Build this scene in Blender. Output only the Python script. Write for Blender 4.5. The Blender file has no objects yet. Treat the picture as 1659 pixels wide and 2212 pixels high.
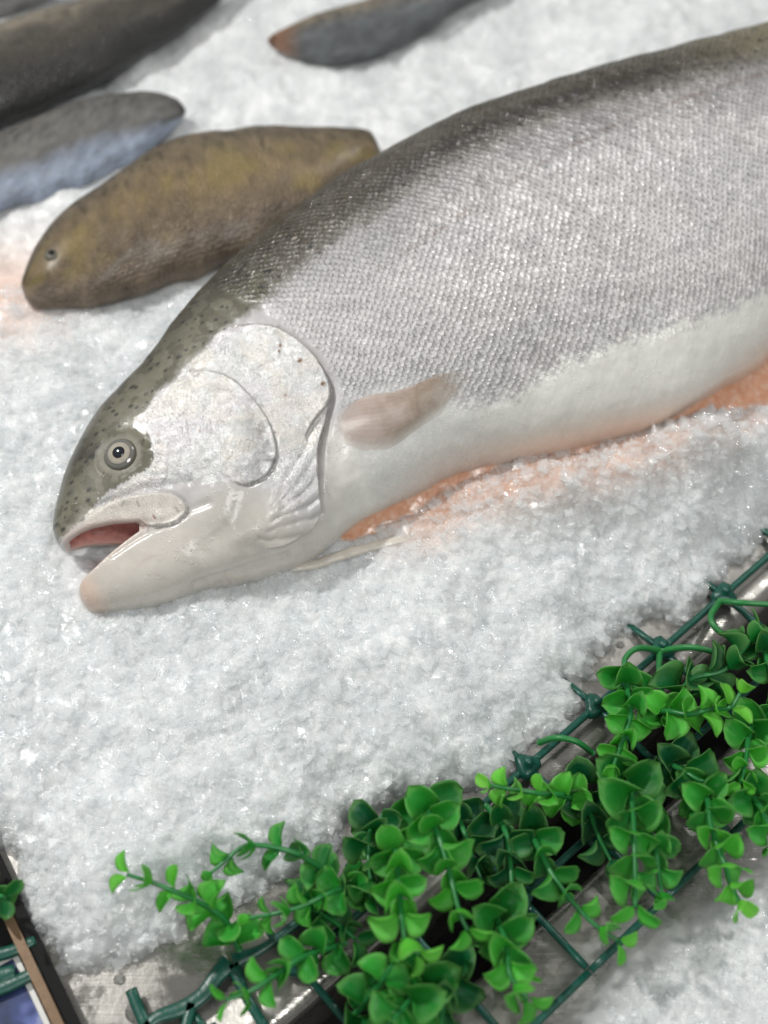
import bpy, math, random
import numpy as np
from mathutils import Vector, Matrix

rng = np.random.default_rng(7)
random.seed(7)
C = bpy.context.scene.collection
scene = bpy.context.scene

# ------------------------------------------------------------------ camera, world, lamps, exposure
PITCH, VFOV = math.radians(57), math.radians(40)
TV = math.tan(VFOV / 2)
DIST = 0.163 / (TV * 0.75)
CAM = np.array([0.0, -DIST * math.cos(PITCH), DIST * math.sin(PITCH)])
FWD = np.array([0.0, math.cos(PITCH), -math.sin(PITCH)])
UPV = np.array([0.0, math.sin(PITCH), math.cos(PITCH)])
cam_data = bpy.data.cameras.new('camera')
cam = bpy.data.objects.new('camera', cam_data); C.objects.link(cam)
cam.location = CAM
cam.rotation_euler = (math.pi / 2 - PITCH, 0, 0)
cam_data.sensor_fit = 'VERTICAL'
cam_data.sensor_height = 24
cam_data.angle = VFOV
cam_data.clip_start = 0.01
cam_data.clip_end = 50
cam_data.dof.use_dof = True
cam_data.dof.focus_distance = 0.550
cam_data.dof.aperture_fstop = 3.2
scene.camera = cam

world = bpy.data.worlds.new('World'); scene.world = world
world.use_nodes = True
world.node_tree.nodes['Background'].inputs['Color'].default_value = (0.98, 0.99, 0.97, 1)
world.node_tree.nodes['Background'].inputs['Strength'].default_value = 0.30

def area_lamp(name, loc, target, size, power, color=(1, 1, 1)):
    l = bpy.data.lights.new(name, 'AREA'); l.energy = power; l.size = size; l.color = color; l.shape = 'DISK'
    o = bpy.data.objects.new(name, l); C.objects.link(o)
    o.location = loc
    o.rotation_euler = (Vector(target) - Vector(loc)).to_track_quat('-Z', 'Y').to_euler()
    return o
area_lamp('ceiling_spot', (-0.80, 0.38, 1.20), (0.02, 0.03, 0), 0.06, 13.0, (1.0, 0.985, 0.96))
area_lamp('ceiling_spot_far', (0.75, 1.05, 1.5), (0.0, 0.15, 0), 0.08, 5.5, (1.0, 1.0, 0.98))
area_lamp('front_fill', (0.35, -0.80, 1.7), (0.03, 0.0, 0), 0.6, 11.5, (1.0, 1.0, 0.985))  # unseen fill lamp, added to brighten leaves and ice from the front

scene.view_settings.view_transform = 'Standard'
scene.view_settings.look = 'None'
scene.view_settings.exposure = 0.05
scene.view_settings.gamma = 1.0
scene.view_settings.use_curve_mapping = False
scene.render.engine = 'CYCLES'
scene.cycles.use_denoising = True
scene.cycles.max_bounces = 10
scene.cycles.transparent_max_bounces = 24
scene.cycles.transmission_bounces = 8
scene.cycles.sample_clamp_indirect = 6

# ------------------------------------------------------------------ helpers: points
def ray(p):
    p = np.atleast_2d(np.array(p, float))
    x = (p[:, 0] - 829.5) / 1106 * TV
    y = -(p[:, 1] - 1106) / 1106 * TV
    d = FWD + x[:, None] * np.array([1.0, 0, 0]) + y[:, None] * UPV
    return d / np.linalg.norm(d, axis=1)[:, None]

def at(p, z=0.0):
    """points measured on the photograph -> points of the place at height z"""
    d = ray(p)
    z = np.broadcast_to(np.asarray(z, float), (len(d),))
    return CAM + d * ((z - CAM[2]) / d[:, 2])[:, None]

def catmull(p, n=8):
    p = np.asarray(p, float)
    q = np.vstack([2 * p[0] - p[1], p, 2 * p[-1] - p[-2]])
    out = []
    for i in range(1, len(q) - 2):
        t = np.linspace(0, 1, n, endpoint=False)[:, None]
        a, b, c, d = q[i - 1], q[i], q[i + 1], q[i + 2]
        out.append(0.5 * ((2 * b) + (c - a) * t + (2 * a - 5 * b + 4 * c - d) * t ** 2 + (3 * b - a - 3 * c + d) * t ** 3))
    out.append(p[-1:])
    return np.vstack(out)

def seg_dist(x, y, poly, closed=False):
    poly = np.asarray(poly, float)
    if closed: poly = np.vstack([poly, poly[:1]])
    best = np.full(x.shape, 1e9, np.float32)
    for a, b in zip(poly[:-1], poly[1:]):
        ab = b - a; L = ab @ ab + 1e-12
        t = np.clip(((x - a[0]) * ab[0] + (y - a[1]) * ab[1]) / L, 0, 1)
        d = (x - a[0] - t * ab[0]) ** 2 + (y - a[1] - t * ab[1]) ** 2
        best = np.minimum(best, d)
    return np.sqrt(best)

def inside(x, y, poly):
    poly = np.asarray(poly, float)
    r = np.zeros(x.shape, bool)
    for a, b in zip(poly, np.roll(poly, -1, 0)):
        c = ((a[1] > y) != (b[1] > y))
        if abs(b[1] - a[1]) < 1e-12: continue
        r ^= c & (x < (b[0] - a[0]) * (y - a[1]) / (b[1] - a[1]) + a[0])
    return r

def sdist(x, y, poly):
    d = seg_dist(x, y, poly, True)
    return np.where(inside(x, y, poly), d, -d)

def sstep(x, a, b):
    t = np.clip((x - a) / (b - a), 0, 1)
    return t * t * (3 - 2 * t)

def hash2(ix, iy, s=0):
    h = (ix.astype(np.int64) * 374761393 + iy.astype(np.int64) * 668265263 + s * 974634777) & 0xffffffff
    h = ((h ^ (h >> 13)) * 1274126177) & 0xffffffff
    h = ((h ^ (h >> 16)) * 2246822519) & 0xffffffff
    return ((h ^ (h >> 15)) & 0xffffff) / float(0xffffff)

def vnoise(x, y, s=0):
    ix = np.floor(x); iy = np.floor(y); fx = x - ix; fy = y - iy
    fx = fx * fx * (3 - 2 * fx); fy = fy * fy * (3 - 2 * fy)
    a = hash2(ix, iy, s); b = hash2(ix + 1, iy, s); c = hash2(ix, iy + 1, s); d = hash2(ix + 1, iy + 1, s)
    return (a + (b - a) * fx) * (1 - fy) + (c + (d - c) * fx) * fy

def fbm(x, y, s=0, o=4):
    r = 0; a = .5
    for i in range(o):
        r = r + a * vnoise(x, y, s + i * 17); x = x * 2.03 + 5.1; y = y * 2.03 + 1.7; a *= .5
    return r / (1 - .5 ** o)

def facets(x, y, s, tilt, seed, cone=.9, flat=.25):
    """heap of tilted crystal faces, cell size s"""
    x = x / s; y = y / s
    ix = np.floor(x); iy = np.floor(y)
    best = np.full(x.shape, -9.0)
    for di in (-1, 0, 1):
        for dj in (-1, 0, 1):
            cx, cy = ix + di, iy + dj
            px = cx + hash2(cx, cy, seed); py = cy + hash2(cx, cy, seed + 1)
            g = hash2(cx, cy, seed + 2) * 2 * np.pi; m = tilt * (0.2 + hash2(cx, cy, seed + 3))
            dx, dy = x - px, y - py
            d = np.sqrt(dx * dx + dy * dy)
            h = hash2(cx, cy, seed + 4) * .6 + m * (np.cos(g) * dx + np.sin(g) * dy) - cone * np.maximum(d - flat, 0)
            best = np.maximum(best, h)
    return best * s

def lin(*c):
    c = np.array(c, float) / 255
    return np.where(c <= .04045, c / 12.92, ((c + .055) / 1.055) ** 2.4)

# ------------------------------------------------------------------ helpers: objects
def tag(o, label=None, cat=None, group=None, kind=None):
    if label: o['label'] = label
    if cat: o['category'] = cat
    if group: o['group'] = group
    if kind: o['kind'] = kind
    return o

def empty(name, loc, label, cat, group=None):
    o = bpy.data.objects.new(name, None); C.objects.link(o)
    o.location = loc; o.empty_display_size = .02
    return tag(o, label, cat, group)

def mesh_obj(name, verts, faces, mat, parent=None, smooth=True, attrs=None, origin=None):
    me = bpy.data.meshes.new(name)
    verts = np.asarray(verts, np.float32)
    if parent is not None: verts = verts - np.array(parent.location, np.float32)
    elif origin is not None: verts = verts - np.asarray(origin, np.float32)
    if isinstance(faces, np.ndarray):
        k = faces.shape[1]; n = len(faces)
        me.vertices.add(len(verts)); me.vertices.foreach_set('co', verts.ravel())
        me.loops.add(n * k); me.loops.foreach_set('vertex_index', faces.astype(np.int32).ravel())
        me.polygons.add(n)
        me.polygons.foreach_set('loop_start', np.arange(0, n * k, k, dtype=np.int32))
        me.update(calc_edges=True)
    else:
        me.from_pydata([tuple(map(float, v)) for v in verts], [], faces)
    me.validate()
    me.polygons.foreach_set('use_smooth', np.full(len(me.polygons), smooth))
    for k, a in (attrs or {}).items():
        a = np.asarray(a, np.float32)
        if a.ndim == 1:
            at_ = me.attributes.new(k, 'FLOAT', 'POINT'); at_.data.foreach_set('value', a)
        elif k.startswith('uv'):
            at_ = me.attributes.new(k, 'FLOAT_VECTOR', 'POINT'); at_.data.foreach_set('vector', a.ravel())
        else:
            at_ = me.attributes.new(k, 'FLOAT_COLOR', 'POINT')
            at_.data.foreach_set('color', np.c_[a, np.ones(len(a))].astype(np.float32).ravel())
    me.update()
    o = bpy.data.objects.new(name, me); C.objects.link(o)
    if mat: me.materials.append(mat)
    if parent is not None: o.parent = parent
    elif origin is not None: o.location = origin
    return o

def grid_faces(n, m, wrap=False):
    i = np.arange(n - 1)[:, None]; mm = m if wrap else m - 1
    j = np.arange(mm)[None, :]; j2 = (j + 1) % m
    return np.stack([i * m + j, (i + 1) * m + j, (i + 1) * m + j2, i * m + j2], -1).reshape(-1, 4)

def tube(path, rad, k=8):
    path = np.asarray(path, float); n = len(path)
    rad = np.broadcast_to(np.asarray(rad, float), (n,))
    t = np.gradient(path, axis=0); t /= np.linalg.norm(t, axis=1)[:, None] + 1e-12
    up = np.array([0.13, .21, 1.0]); V = []
    for p, d, r in zip(path, t, rad):
        a = np.cross(d, up); a /= np.linalg.norm(a) + 1e-9; b = np.cross(a, d)
        for q in range(k):
            w = 2 * math.pi * q / k
            V.append(p + r * (math.cos(w) * a + math.sin(w) * b))
    F = [list(f) for f in grid_faces(n, k, True)]
    F.append(list(range(k))[::-1]); F.append([(n - 1) * k + q for q in range(k)])
    return np.array(V), F

class MB:
    def __init__(s): s.v = []; s.f = []; s.n = 0
    def add(s, V, F):
        s.v.append(np.asarray(V, float)); s.f += [[int(i) + s.n for i in f] for f in F]; s.n += len(V); return s
    def build(s, name, mat, parent=None, **k):
        return mesh_obj(name, np.vstack(s.v), s.f, mat, parent, **k)

class NT:
    """short node-tree writer"""
    def __init__(s, name):
        s.m = bpy.data.materials.new(name); s.m.use_nodes = True
        s.t = s.m.node_tree; s.p = s.t.nodes['Principled BSDF']; s.out = s.t.nodes['Material Output']
    def n(s, typ, ins=None, **props):
        nd = s.t.nodes.new('ShaderNode' + typ)
        for k, v in props.items(): setattr(nd, k, v)
        for k, v in (ins or {}).items(): s.set(nd.inputs[k], v)
        return nd
    def set(s, sock, v):
        if hasattr(v, 'is_output'): s.t.links.new(v, sock)
        else: sock.default_value = v
    def math(s, op, a, b=0.0, c=None):
        nd = s.t.nodes.new('ShaderNodeMath'); nd.operation = op
        s.set(nd.inputs[0], a); s.set(nd.inputs[1], b)
        if c is not None: s.set(nd.inputs[2], c)
        return nd.outputs[0]
    def attr(s, name): return s.n('Attribute', attribute_name=name)
    def noise(s, vec, scale, detail=3.0, rough=.55):
        return s.n('TexNoise', {'Vector': vec, 'Scale': scale, 'Detail': detail, 'Roughness': rough}).outputs['Fac']
    def pos(s): return s.n('TexCoord').outputs['Object']
    def ramp(s, fac, stops):
        r = s.n('ValToRGB', {'Fac': fac}); e = r.color_ramp.elements
        while len(e) < len(stops): e.new(.5)
        for el, (p, c) in zip(e, stops): el.position = p; el.color = (*c, 1)
        return r.outputs['Color']
    def mix(s, fac, a, b, typ='MIX'):
        nd = s.n('Mix', data_type='RGBA', blend_type=typ)
        s.set(nd.inputs[0], fac); s.set(nd.inputs[6], a); s.set(nd.inputs[7], b)
        return nd.outputs[2]
    def bump(s, h, dist, strength=1.0, normal=None):
        nd = s.n('Bump', {'Height': h, 'Distance': dist, 'Strength': strength})
        if normal is not None: s.set(nd.inputs['Normal'], normal)
        return nd.outputs[0]
    def P(s, **k):
        for a, v in k.items(): s.set(s.p.inputs[a.replace('_', ' ')], v)
        return s.m

# ------------------------------------------------------------------ materials
def mat_ice():
    m = NT('wet_crushed_ice'); p = m.pos()
    clar = m.attr('clarity').outputs['Fac']
    pink = m.attr('stain').outputs['Fac']
    n1 = m.noise(p, 900, 4, .7); n2 = m.noise(p, 210, 4, .6); n3 = m.noise(p, 52, 3, .6)
    f = m.math('MULTIPLY_ADD', n3, .75, m.math('MULTIPLY', n2, .25))
    col = m.ramp(f, [(.36, (.58, .60, .605)), (.52, (.71, .725, .73)), (.66, (.84, .85, .85))])
    col = m.mix(pink, col, (.88, .50, .33, 1))
    cell = m.n('TexVoronoi', {'Vector': p, 'Scale': 520.0}, feature='F1')
    cs = m.n('SeparateXYZ', {0: cell.outputs['Color']})
    h = m.math('ADD', m.math('MULTIPLY', n1, .5), m.math('MULTIPLY', cs.outputs[0], .6))
    b = m.bump(h, .0006, .7)
    r = m.math('MULTIPLY_ADD', n2, .10, .03)
    return m.P(Base_Color=col, Roughness=r, IOR=1.31, Normal=b, Subsurface_Weight=.8, Subsurface_Radius=(.0058, .0063, .0067),
               Subsurface_Scale=1.0, Specular_IOR_Level=.8, Alpha=m.math('SUBTRACT', 1.0, clar))

def mat_flake():
    """thin clear chip: mostly see-through, a little milky, glossy skin"""
    m = NT('clear_ice_chip'); p = m.pos()
    n = m.n('NewGeometry').outputs['Random Per Island']
    tr = m.n('BsdfTransparent', {'Color': (.995, .998, 1, 1)})
    df = m.n('BsdfDiffuse', {'Color': (.96, .97, .97, 1)}); tl = m.n('BsdfTranslucent', {'Color': (.97, .98, .98, 1)})
    milk = m.n('MixShader', {0: .5, 1: df.outputs[0], 2: tl.outputs[0]})
    k = m.n('MapRange', {'Value': n, 'From Min': .30, 'From Max': 1.0, 'To Min': .01, 'To Max': .36}).outputs[0]
    body = m.n('MixShader', {0: k, 1: tr.outputs[0], 2: milk.outputs[0]})
    nb = m.bump(m.noise(p, 1300, 2), .0003, .4)
    gl = m.n('BsdfGlossy', {'Color': (1, 1, 1, 1), 'Roughness': .05, 'Normal': nb})
    fr = m.n('Fresnel', {'IOR': 1.34, 'Normal': nb})
    bf = m.math('SUBTRACT', 1.0, m.n('NewGeometry').outputs['Backfacing'])
    sh = m.n('MixShader', {0: m.math('MULTIPLY', fr.outputs[0], bf), 1: body.outputs[0], 2: gl.outputs[0]})
    m.t.links.new(sh.outputs[0], m.out.inputs[0])
    return m.m

def mat_fish():
    m = NT('trout_skin')
    col = m.attr('col').outputs['Color']; sc = m.attr('scales').outputs['Fac']
    met = m.attr('metal').outputs['Fac']; rg = m.attr('rough').outputs['Fac']; grain = m.attr('grain').outputs['Fac']
    uv = m.attr('uvs').outputs['Vector']; p = m.pos()
    # irregular overlapping scales: two staggered rows of scalloped saw teeth
    wob = m.n('TexNoise', {'Vector': uv, 'Scale': .55, 'Detail': 3.0}).outputs['Color']
    wv = m.n('VectorMath', {0: wob, 1: (.5, .5, .5)}, operation='SUBTRACT').outputs[0]
    wv = m.n('VectorMath', {0: wv, 'Scale': 1.05}, operation='SCALE').outputs[0]
    uw = m.n('VectorMath', {0: uv, 1: wv}, operation='ADD').outputs[0]
    sep = m.n('SeparateXYZ', {0: uw}); X, Y = sep.outputs[0], sep.outputs[1]
    def row(ox, oy):
        y = m.math('SUBTRACT', m.math('FRACT', m.math('ADD', Y, oy)), .5)
        arc = m.math('SQRT', m.math('SUBTRACT', .30, m.math('MULTIPLY', y, y)))
        a = m.math('SUBTRACT', m.math('ADD', X, ox), arc)
        return m.math('FRACT', a), m.math('FLOOR', a), m.math('FLOOR', m.math('ADD', Y, oy))
    fa, ka, ya = row(0, 0); fb, kb, yb = row(.5, .5)
    isb = m.math('GREATER_THAN', fb, fa)
    h = m.math('MAXIMUM', fa, fb)
    h = m.math('MULTIPLY', m.math('SUBTRACT', h, .5), 2.0)
    idx = m.math('ADD', m.math('MULTIPLY', isb, m.math('SUBTRACT', kb, ka)), ka)
    idy = m.math('ADD', m.math('MULTIPLY', isb, m.math('SUBTRACT', yb, ya)), ya)
    idv = m.n('CombineXYZ', {0: idx, 1: idy, 2: isb}).outputs[0]
    wn = m.n('TexWhiteNoise', {'Vector': idv}).outputs['Value']
    # darker pocket just behind each edge, pale rim on the edge
    pocket = m.n('MapRange', {'Value': h, 'From Min': 0.0, 'From Max': .30, 'To Min': 1.0, 'To Max': 0.0}).outputs[0]
    rim = m.n('MapRange', {'Value': h, 'From Min': .78, 'From Max': 1.0, 'To Min': 0.0, 'To Max': 1.0}).outputs[0]
    k = m.math('MULTIPLY_ADD', wn, .24, .89)
    k = m.math('SUBTRACT', k, m.math('MULTIPLY', pocket, .42))
    k = m.math('ADD', k, m.math('MULTIPLY', rim, .20))
    k = m.math('MULTIPLY_ADD', m.math('SUBTRACT', k, 1.0), sc, 1.0)
    gn = m.noise(p, 1500, 3, .7); gl = m.noise(p, 210, 4, .65)
    kg = m.math('MULTIPLY_ADD', m.math('SUBTRACT', gn, .5), m.math('MULTIPLY', grain, .55), 1.0)
    kl = m.math('MULTIPLY_ADD', m.math('SUBTRACT', gl, .5), .22, 1.0)
    k = m.math('MULTIPLY', m.math('MULTIPLY', k, kg), kl)
    cc = m.n('CombineXYZ', {0: k, 1: k, 2: k}).outputs[0]
    base = m.mix(1.0, col, cc, 'MULTIPLY')
    hh = m.math('MULTIPLY', m.math('MULTIPLY', h, m.math('MULTIPLY_ADD', wn, .7, .55)), sc)
    b1 = m.bump(hh, .0011, .75)
    b2 = m.bump(gn, .0004, m.math('MULTIPLY_ADD', grain, .6, .12), b1)
    sp = m.n('MapRange', {'Value': m.noise(p, 640, 2, .5), 'From Min': .60, 'From Max': .70}).outputs[0]
    sp = m.math('MULTIPLY', sp, m.n('MapRange', {'Value': m.noise(p, 70, 2), 'From Min': .45, 'From Max': .60}).outputs[0])
    b3 = m.bump(sp, .0003, .5, m.bump(m.noise(p, 90, 3), .0012, .2, b2))
    return m.P(Base_Color=base, Metallic=met, Roughness=rg, Normal=b3, Subsurface_Weight=.12, Subsurface_Radius=(.004, .003, .002),
               Subsurface_Scale=1.0, Coat_Weight=m.n('MapRange', {'Value': rg, 'From Min': .42, 'From Max': .55, 'To Min': .5, 'To Max': .04}).outputs[0], Coat_Roughness=.09, IOR=1.4, Coat_Normal=b3)

def simple(name, c, rough=.4, bumpscale=0, bumpd=.0005, var=.15, scale=120, **k):
    m = NT(name); p = m.pos()
    n = m.noise(p, scale, 4, .6)
    a = tuple(min(1, x * (1 - var)) for x in c); b = tuple(min(1, x * (1 + var)) for x in c)
    col = m.mix(n, (*a, 1), (*b, 1))
    kw = dict(Base_Color=col, Roughness=rough)
    if bumpscale: kw['Normal'] = m.bump(m.noise(p, bumpscale, 4, .6), bumpd, .6)
    kw.update(k)
    return m.P(**kw)

def mat_flesh():
    m = NT('salmon_flesh'); p = m.pos()
    n = m.noise(p, 260, 4, .65)
    col = m.ramp(n, [(.3, (.60, .27, .15)), (.5, (.68, .36, .23)), (.7, (.74, .50, .38))])
    return m.P(Base_Color=col, Roughness=.22, Subsurface_Weight=.4, Subsurface_Radius=(.006, .003, .0015), Subsurface_Scale=1.0,
               Coat_Weight=.4, Coat_Roughness=.1, Normal=m.bump(m.noise(p, 420, 4), .0007, .5))

def mat_fin():
    m = NT('pectoral_fin_membrane')
    uv = m.attr('uvf').outputs['Vector']; s = m.n('SeparateXYZ', {0: uv})
    rays = m.math('SINE', m.math('MULTIPLY', s.outputs[1], 75.0))
    n = m.noise(m.pos(), 130, 3)
    col = m.ramp(m.math('MULTIPLY_ADD', n, .45, m.math('MULTIPLY', s.outputs[0], .55)),
                 [(.15, (.74, .62, .58)), (.42, (.68, .54, .48)), (.58, (.42, .32, .24)), (.72, (.56, .48, .40)), (.92, (.72, .68, .61))])
    col = m.mix(m.math('MULTIPLY_ADD', rays, .05, .05), col, (.25, .20, .16, 1))
    al = m.attr('alpha').outputs['Fac']
    return m.P(Base_Color=col, Roughness=.25, Alpha=al, Coat_Weight=.3, Coat_Roughness=.1, Normal=m.bump(rays, .0001, .08),
               Subsurface_Weight=.2, Subsurface_Radius=(.003, .002, .001), Subsurface_Scale=1.0)

def mat_leaf():
    m = NT('glossy_plastic_leaf')
    info = m.n('ObjectInfo'); p = m.pos()
    uv = m.attr('uvl').outputs['Vector']; s = m.n('SeparateXYZ', {0: uv})
    n = m.noise(p, 190, 3)
    base = info.outputs['Color']
    edge = m.math('POWER', s.outputs[2], 3.0)
    pale = m.mix(.45, base, (.40, .75, .22, 1))
    c = m.mix(m.math('MULTIPLY', edge, .8), base, pale)
    k = m.math('ADD', m.math('MULTIPLY_ADD', n, .4, .65), m.math('MULTIPLY', info.outputs['Random'], .3))
    cc = m.n('CombineXYZ', {0: k, 1: k, 2: k}).outputs[0]
    c = m.mix(1.0, c, cc, 'MULTIPLY')
    vein = m.math('SINE', m.math('MULTIPLY', m.math('ADD', s.outputs[0], m.math('ABSOLUTE', s.outputs[1])), 30.0))
    b = m.bump(m.math('ADD', m.math('MULTIPLY', vein, .08), m.noise(p, 300, 3)), .0006, .35)
    m.P(Base_Color=c, Roughness=.17, Normal=b, Coat_Weight=.0, Specular_IOR_Level=.45)
    tl = m.n('BsdfTranslucent', {'Color': m.mix(.5, c, (.10, .5, .03, 1))})
    mx = m.n('MixShader', {0: .42, 1: m.p.outputs[0], 2: tl.outputs[0]})
    m.t.links.new(mx.outputs[0], m.out.inputs[0])
    return m.m

def mat_steel():
    m = NT('brushed_steel'); p = m.pos()
    mp = m.n('Mapping', {'Vector': p, 'Rotation': (0, 0, math.radians(52)), 'Scale': (40, 1500, 40)}).outputs[0]
    br = m.noise(mp, 1, 3); n = m.noise(p, 60, 5, .65); wet = m.noise(p, 70, 4, .6)
    col = m.mix(n, (.26, .25, .23, 1), (.46, .44, .41, 1))
    r = m.ramp(m.noise(p, 45, 4, .6), [(.42, (.10, .10, .10)), (.56, (.40, .40, .40))])
    return m.P(Base_Color=col, Metallic=.82, Roughness=r, Normal=m.bump(wet, .0014, .3, m.bump(br, .00016, .6)))

M = dict(
    ice=mat_ice(), flake=mat_flake(), skin=mat_fish(), flesh=mat_flesh(), fin=mat_fin(), leaf=mat_leaf(), steel=mat_steel(),
    flap=simple('belly_flap_skin', (.62, .57, .50), .3, 300, Subsurface_Weight=.25, Subsurface_Radius=(.004, .003, .002), Subsurface_Scale=1.0),
    lattice=simple('teal_green_plastic', (.005, .075, .052), .32, 400, .0003, .3),
    stem=simple('green_plastic_stem', (.02, .19, .045), .35, 300, .0003, .25),
    iris=None, dark=simple('matte_black', (.004, .004, .004), .9),
    bronze=simple('bronze_frame', (.16, .10, .055), .45, 200, .0004, .3, Metallic=.3),
    white=simple('white_card', (.72, .72, .68), .5),
)

# ------------------------------------------------------------------ the trout: local frame (u along the body, v to the back, w out of the upper flank), mm
AL, TAU = math.radians(32), math.radians(15)
EU = np.array([math.cos(AL), math.sin(AL), math.sin(math.radians(2))]); EU /= np.linalg.norm(EU)
EP = np.array([-math.sin(AL), math.cos(AL), 0])
EV = np.cross(-math.sin(TAU) * EP + math.cos(TAU) * np.array([0, 0, 1.0]), EU); EV /= np.linalg.norm(EV)
EW = np.cross(EU, EV)
FA = at([(117, 1130)], .024)[0]
def to_fish(P): q = (np.asarray(P) - FA) * 1000; return q @ EU, q @ EV, q @ EW
def to_world(u, v, w): return FA + (np.asarray(u)[..., None] * EU + np.asarray(v)[..., None] * EV + np.asarray(w)[..., None] * EW) / 1000
def on_plane(p):
    d = ray(p); t = ((FA - CAM) @ EW) / (d @ EW); q = (CAM + d * t[:, None] - FA) * 1000
    return np.c_[q @ EU, q @ EV]

top_px = [(122,1075),(150,990),(215,878),(310,778),(400,665),(490,570),(610,470),(760,370),(900,295),(1040,235),(1200,185),(1350,142),(1500,105),(1659,68)]
top = np.vstack([[(-2.5,-6),(-1.6,-2),(.5,1.5)], on_plane(top_px), [(460,44),(520,31),(580,20),(630,14),(655,6)]])
top[3:17, 1] -= 1.0
bot_px = [(640,1192),(720,1150),(830,1098),(910,1062),(1000,1022),(1180,988),(1300,960),(1480,915),(1570,855),(1659,775)]
bot = np.vstack([[(-2.5,-6),(-2.2,-11),(-1,-17),(2,-24),(9,-33),(20,-42),(36,-50),(52,-55)], on_plane(bot_px), [(350,-66),(420,-46),(500,-26),(560,-14),(620,-9),(655,-3)]])
jt = np.array([(-5.7,-34.5),(-5.3,-31.6),(-3.6,-29.6),(-1.0,-28.6),(4.3,-27.7),(12.7,-25.8),(21.6,-24.5),(28,-23.8),(36,-22),(50,-16),(70,-8),(95,-2),(125,-10)], float)
lipp = np.array([(-4,-11.6),(2.9,-11.6),(7,-11.9),(12,-13.2),(19,-16.2),(28,-21.4),(34,-24.6),(46,-27)], float)
jb = np.array([(-5.7,-34.5),(-5.2,-37.8),(-3,-40.6),(3,-43.8),(18,-50),(36,-54),(55,-57.6),(77,-60.5),(95,-58),(125,-40)], float)
def curve_fn(pts):
    c = catmull(pts, 10); o = np.argsort(c[:, 0], kind='stable'); c = c[o]
    return lambda u: np.interp(u, c[:, 0], c[:, 1])
VT, VB, JT, JB = curve_fn(top), curve_fn(bot), curve_fn(jt), curve_fn(jb)
LIP = lambda u: np.interp(u, lipp[:, 0], lipp[:, 1])
bpts = np.array([(-2.5,0.3),(-1.6,5),(1,8.5),(8,12.5),(20,16.5),(35,20),(60,25),(90,29),(120,32),(170,36),(230,39),(300,40),(400,37),(480,29),(560,17),(620,9),(655,2)], float)
jpts = np.array([(-5.7,.3),(-5.1,5),(-3,8),(0,9.8),(8,12.5),(20,15),(40,19),(60,22.5),(90,25),(125,10)], float)
BW, JW = curve_fn(bpts), curve_fn(jpts)

def ell(u, v, w, vt, vb, b, p=2.15):
    a = np.maximum((vt - vb) / 2, .05); b = np.maximum(b, .05)
    t = np.abs(v - (vt + vb) / 2) / a
    r = (t ** p + (np.abs(w) / b) ** p) ** (1 / p)
    return (r - 1) * np.minimum(a, b)
def smin(a, b, k):
    h = np.clip(.5 + .5 * (b - a) / k, 0, 1)
    return b + (a - b) * h - k * h * (1 - h)

def mouth_f(u, v, w):
    lip = LIP(u); jl = JT(u)
    ct = lip + np.interp(u, [0, 4, 12, 24, 31, 35], [0, 6, 9, 8, 3, 0])
    cb = jl - np.interp(u, [-3, 3, 12, 24, 31, 35], [0, 3.5, 6, 5, 2, 0])
    cw = np.maximum(np.minimum(BW(u), JW(u) + 2) - 4.5 - 6 * sstep(u, 26, 34), .3)
    fc = ell(u, v, w, ct, np.minimum(cb, ct - .2), cw, 3.2)
    oc = np.maximum(1.5 - u, u - 34)
    return np.where(oc > 0, np.abs(fc) + 3 * oc, fc)

def fish_f(u, v, w):
    out = np.maximum(-2.5 - u, u - 655)
    f1 = ell(u, v, w, VT(u), VB(u), BW(u)); f1 = np.where(out > 0, f1 + 5 * out, f1)
    f1 = -smin(-f1, -(LIP(u) - v - 60 * sstep(u, 28, 34)), 1.6)
    oj = np.maximum(-5.7 - u, u - 125)
    f2 = ell(u, v, w, JT(u) + 13 * (1 - sstep(u, 26, 50)) * sstep(u, -6, 4), JB(u), JW(u), 2.3); f2 = np.where(oj > 0, f2 + 5 * oj, f2)
    f2 = -smin(-f2, -(v - JT(u) - 60 * sstep(u, 26, 33)), 1.6)
    k = 1.0 + 9 * sstep(u, 32, 62)
    f = smin(f1, f2, k)
    return -smin(-f, mouth_f(u, v, w), 1.0)

def on_fish(p, n=260):
    """points measured on the photograph -> (u, v, w) on the near flank"""
    p = catmull(p, 5) if len(p) > 2 else np.array(p, float)
    d = ray(p); o = np.array(to_fish(CAM)); dd = np.c_[d @ EU, d @ EV, d @ EW]
    t0 = (62 - o[2]) / dd[:, 2]; t1 = (-25 - o[2]) / dd[:, 2]
    ts = t0[:, None] + (t1 - t0)[:, None] * np.linspace(0, 1, n)
    Q = o + dd[:, None, :] * ts[..., None]
    f = fish_f(Q[..., 0], Q[..., 1], Q[..., 2])
    hit = f < 0; i = np.where(hit.any(1), hit.argmax(1), f.argmin(1)); r = np.arange(len(p)); j = np.maximum(i - 1, 0)
    fa, fb = f[r, j], f[r, i]; s = np.where(hit.any(1) & (fa > 0), fa / (fa - fb + 1e-9), 1.0)
    return Q[r, j] + (Q[r, i] - Q[r, j]) * s[:, None]
def uvf(p): return on_fish(p)[:, :2]

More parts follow.
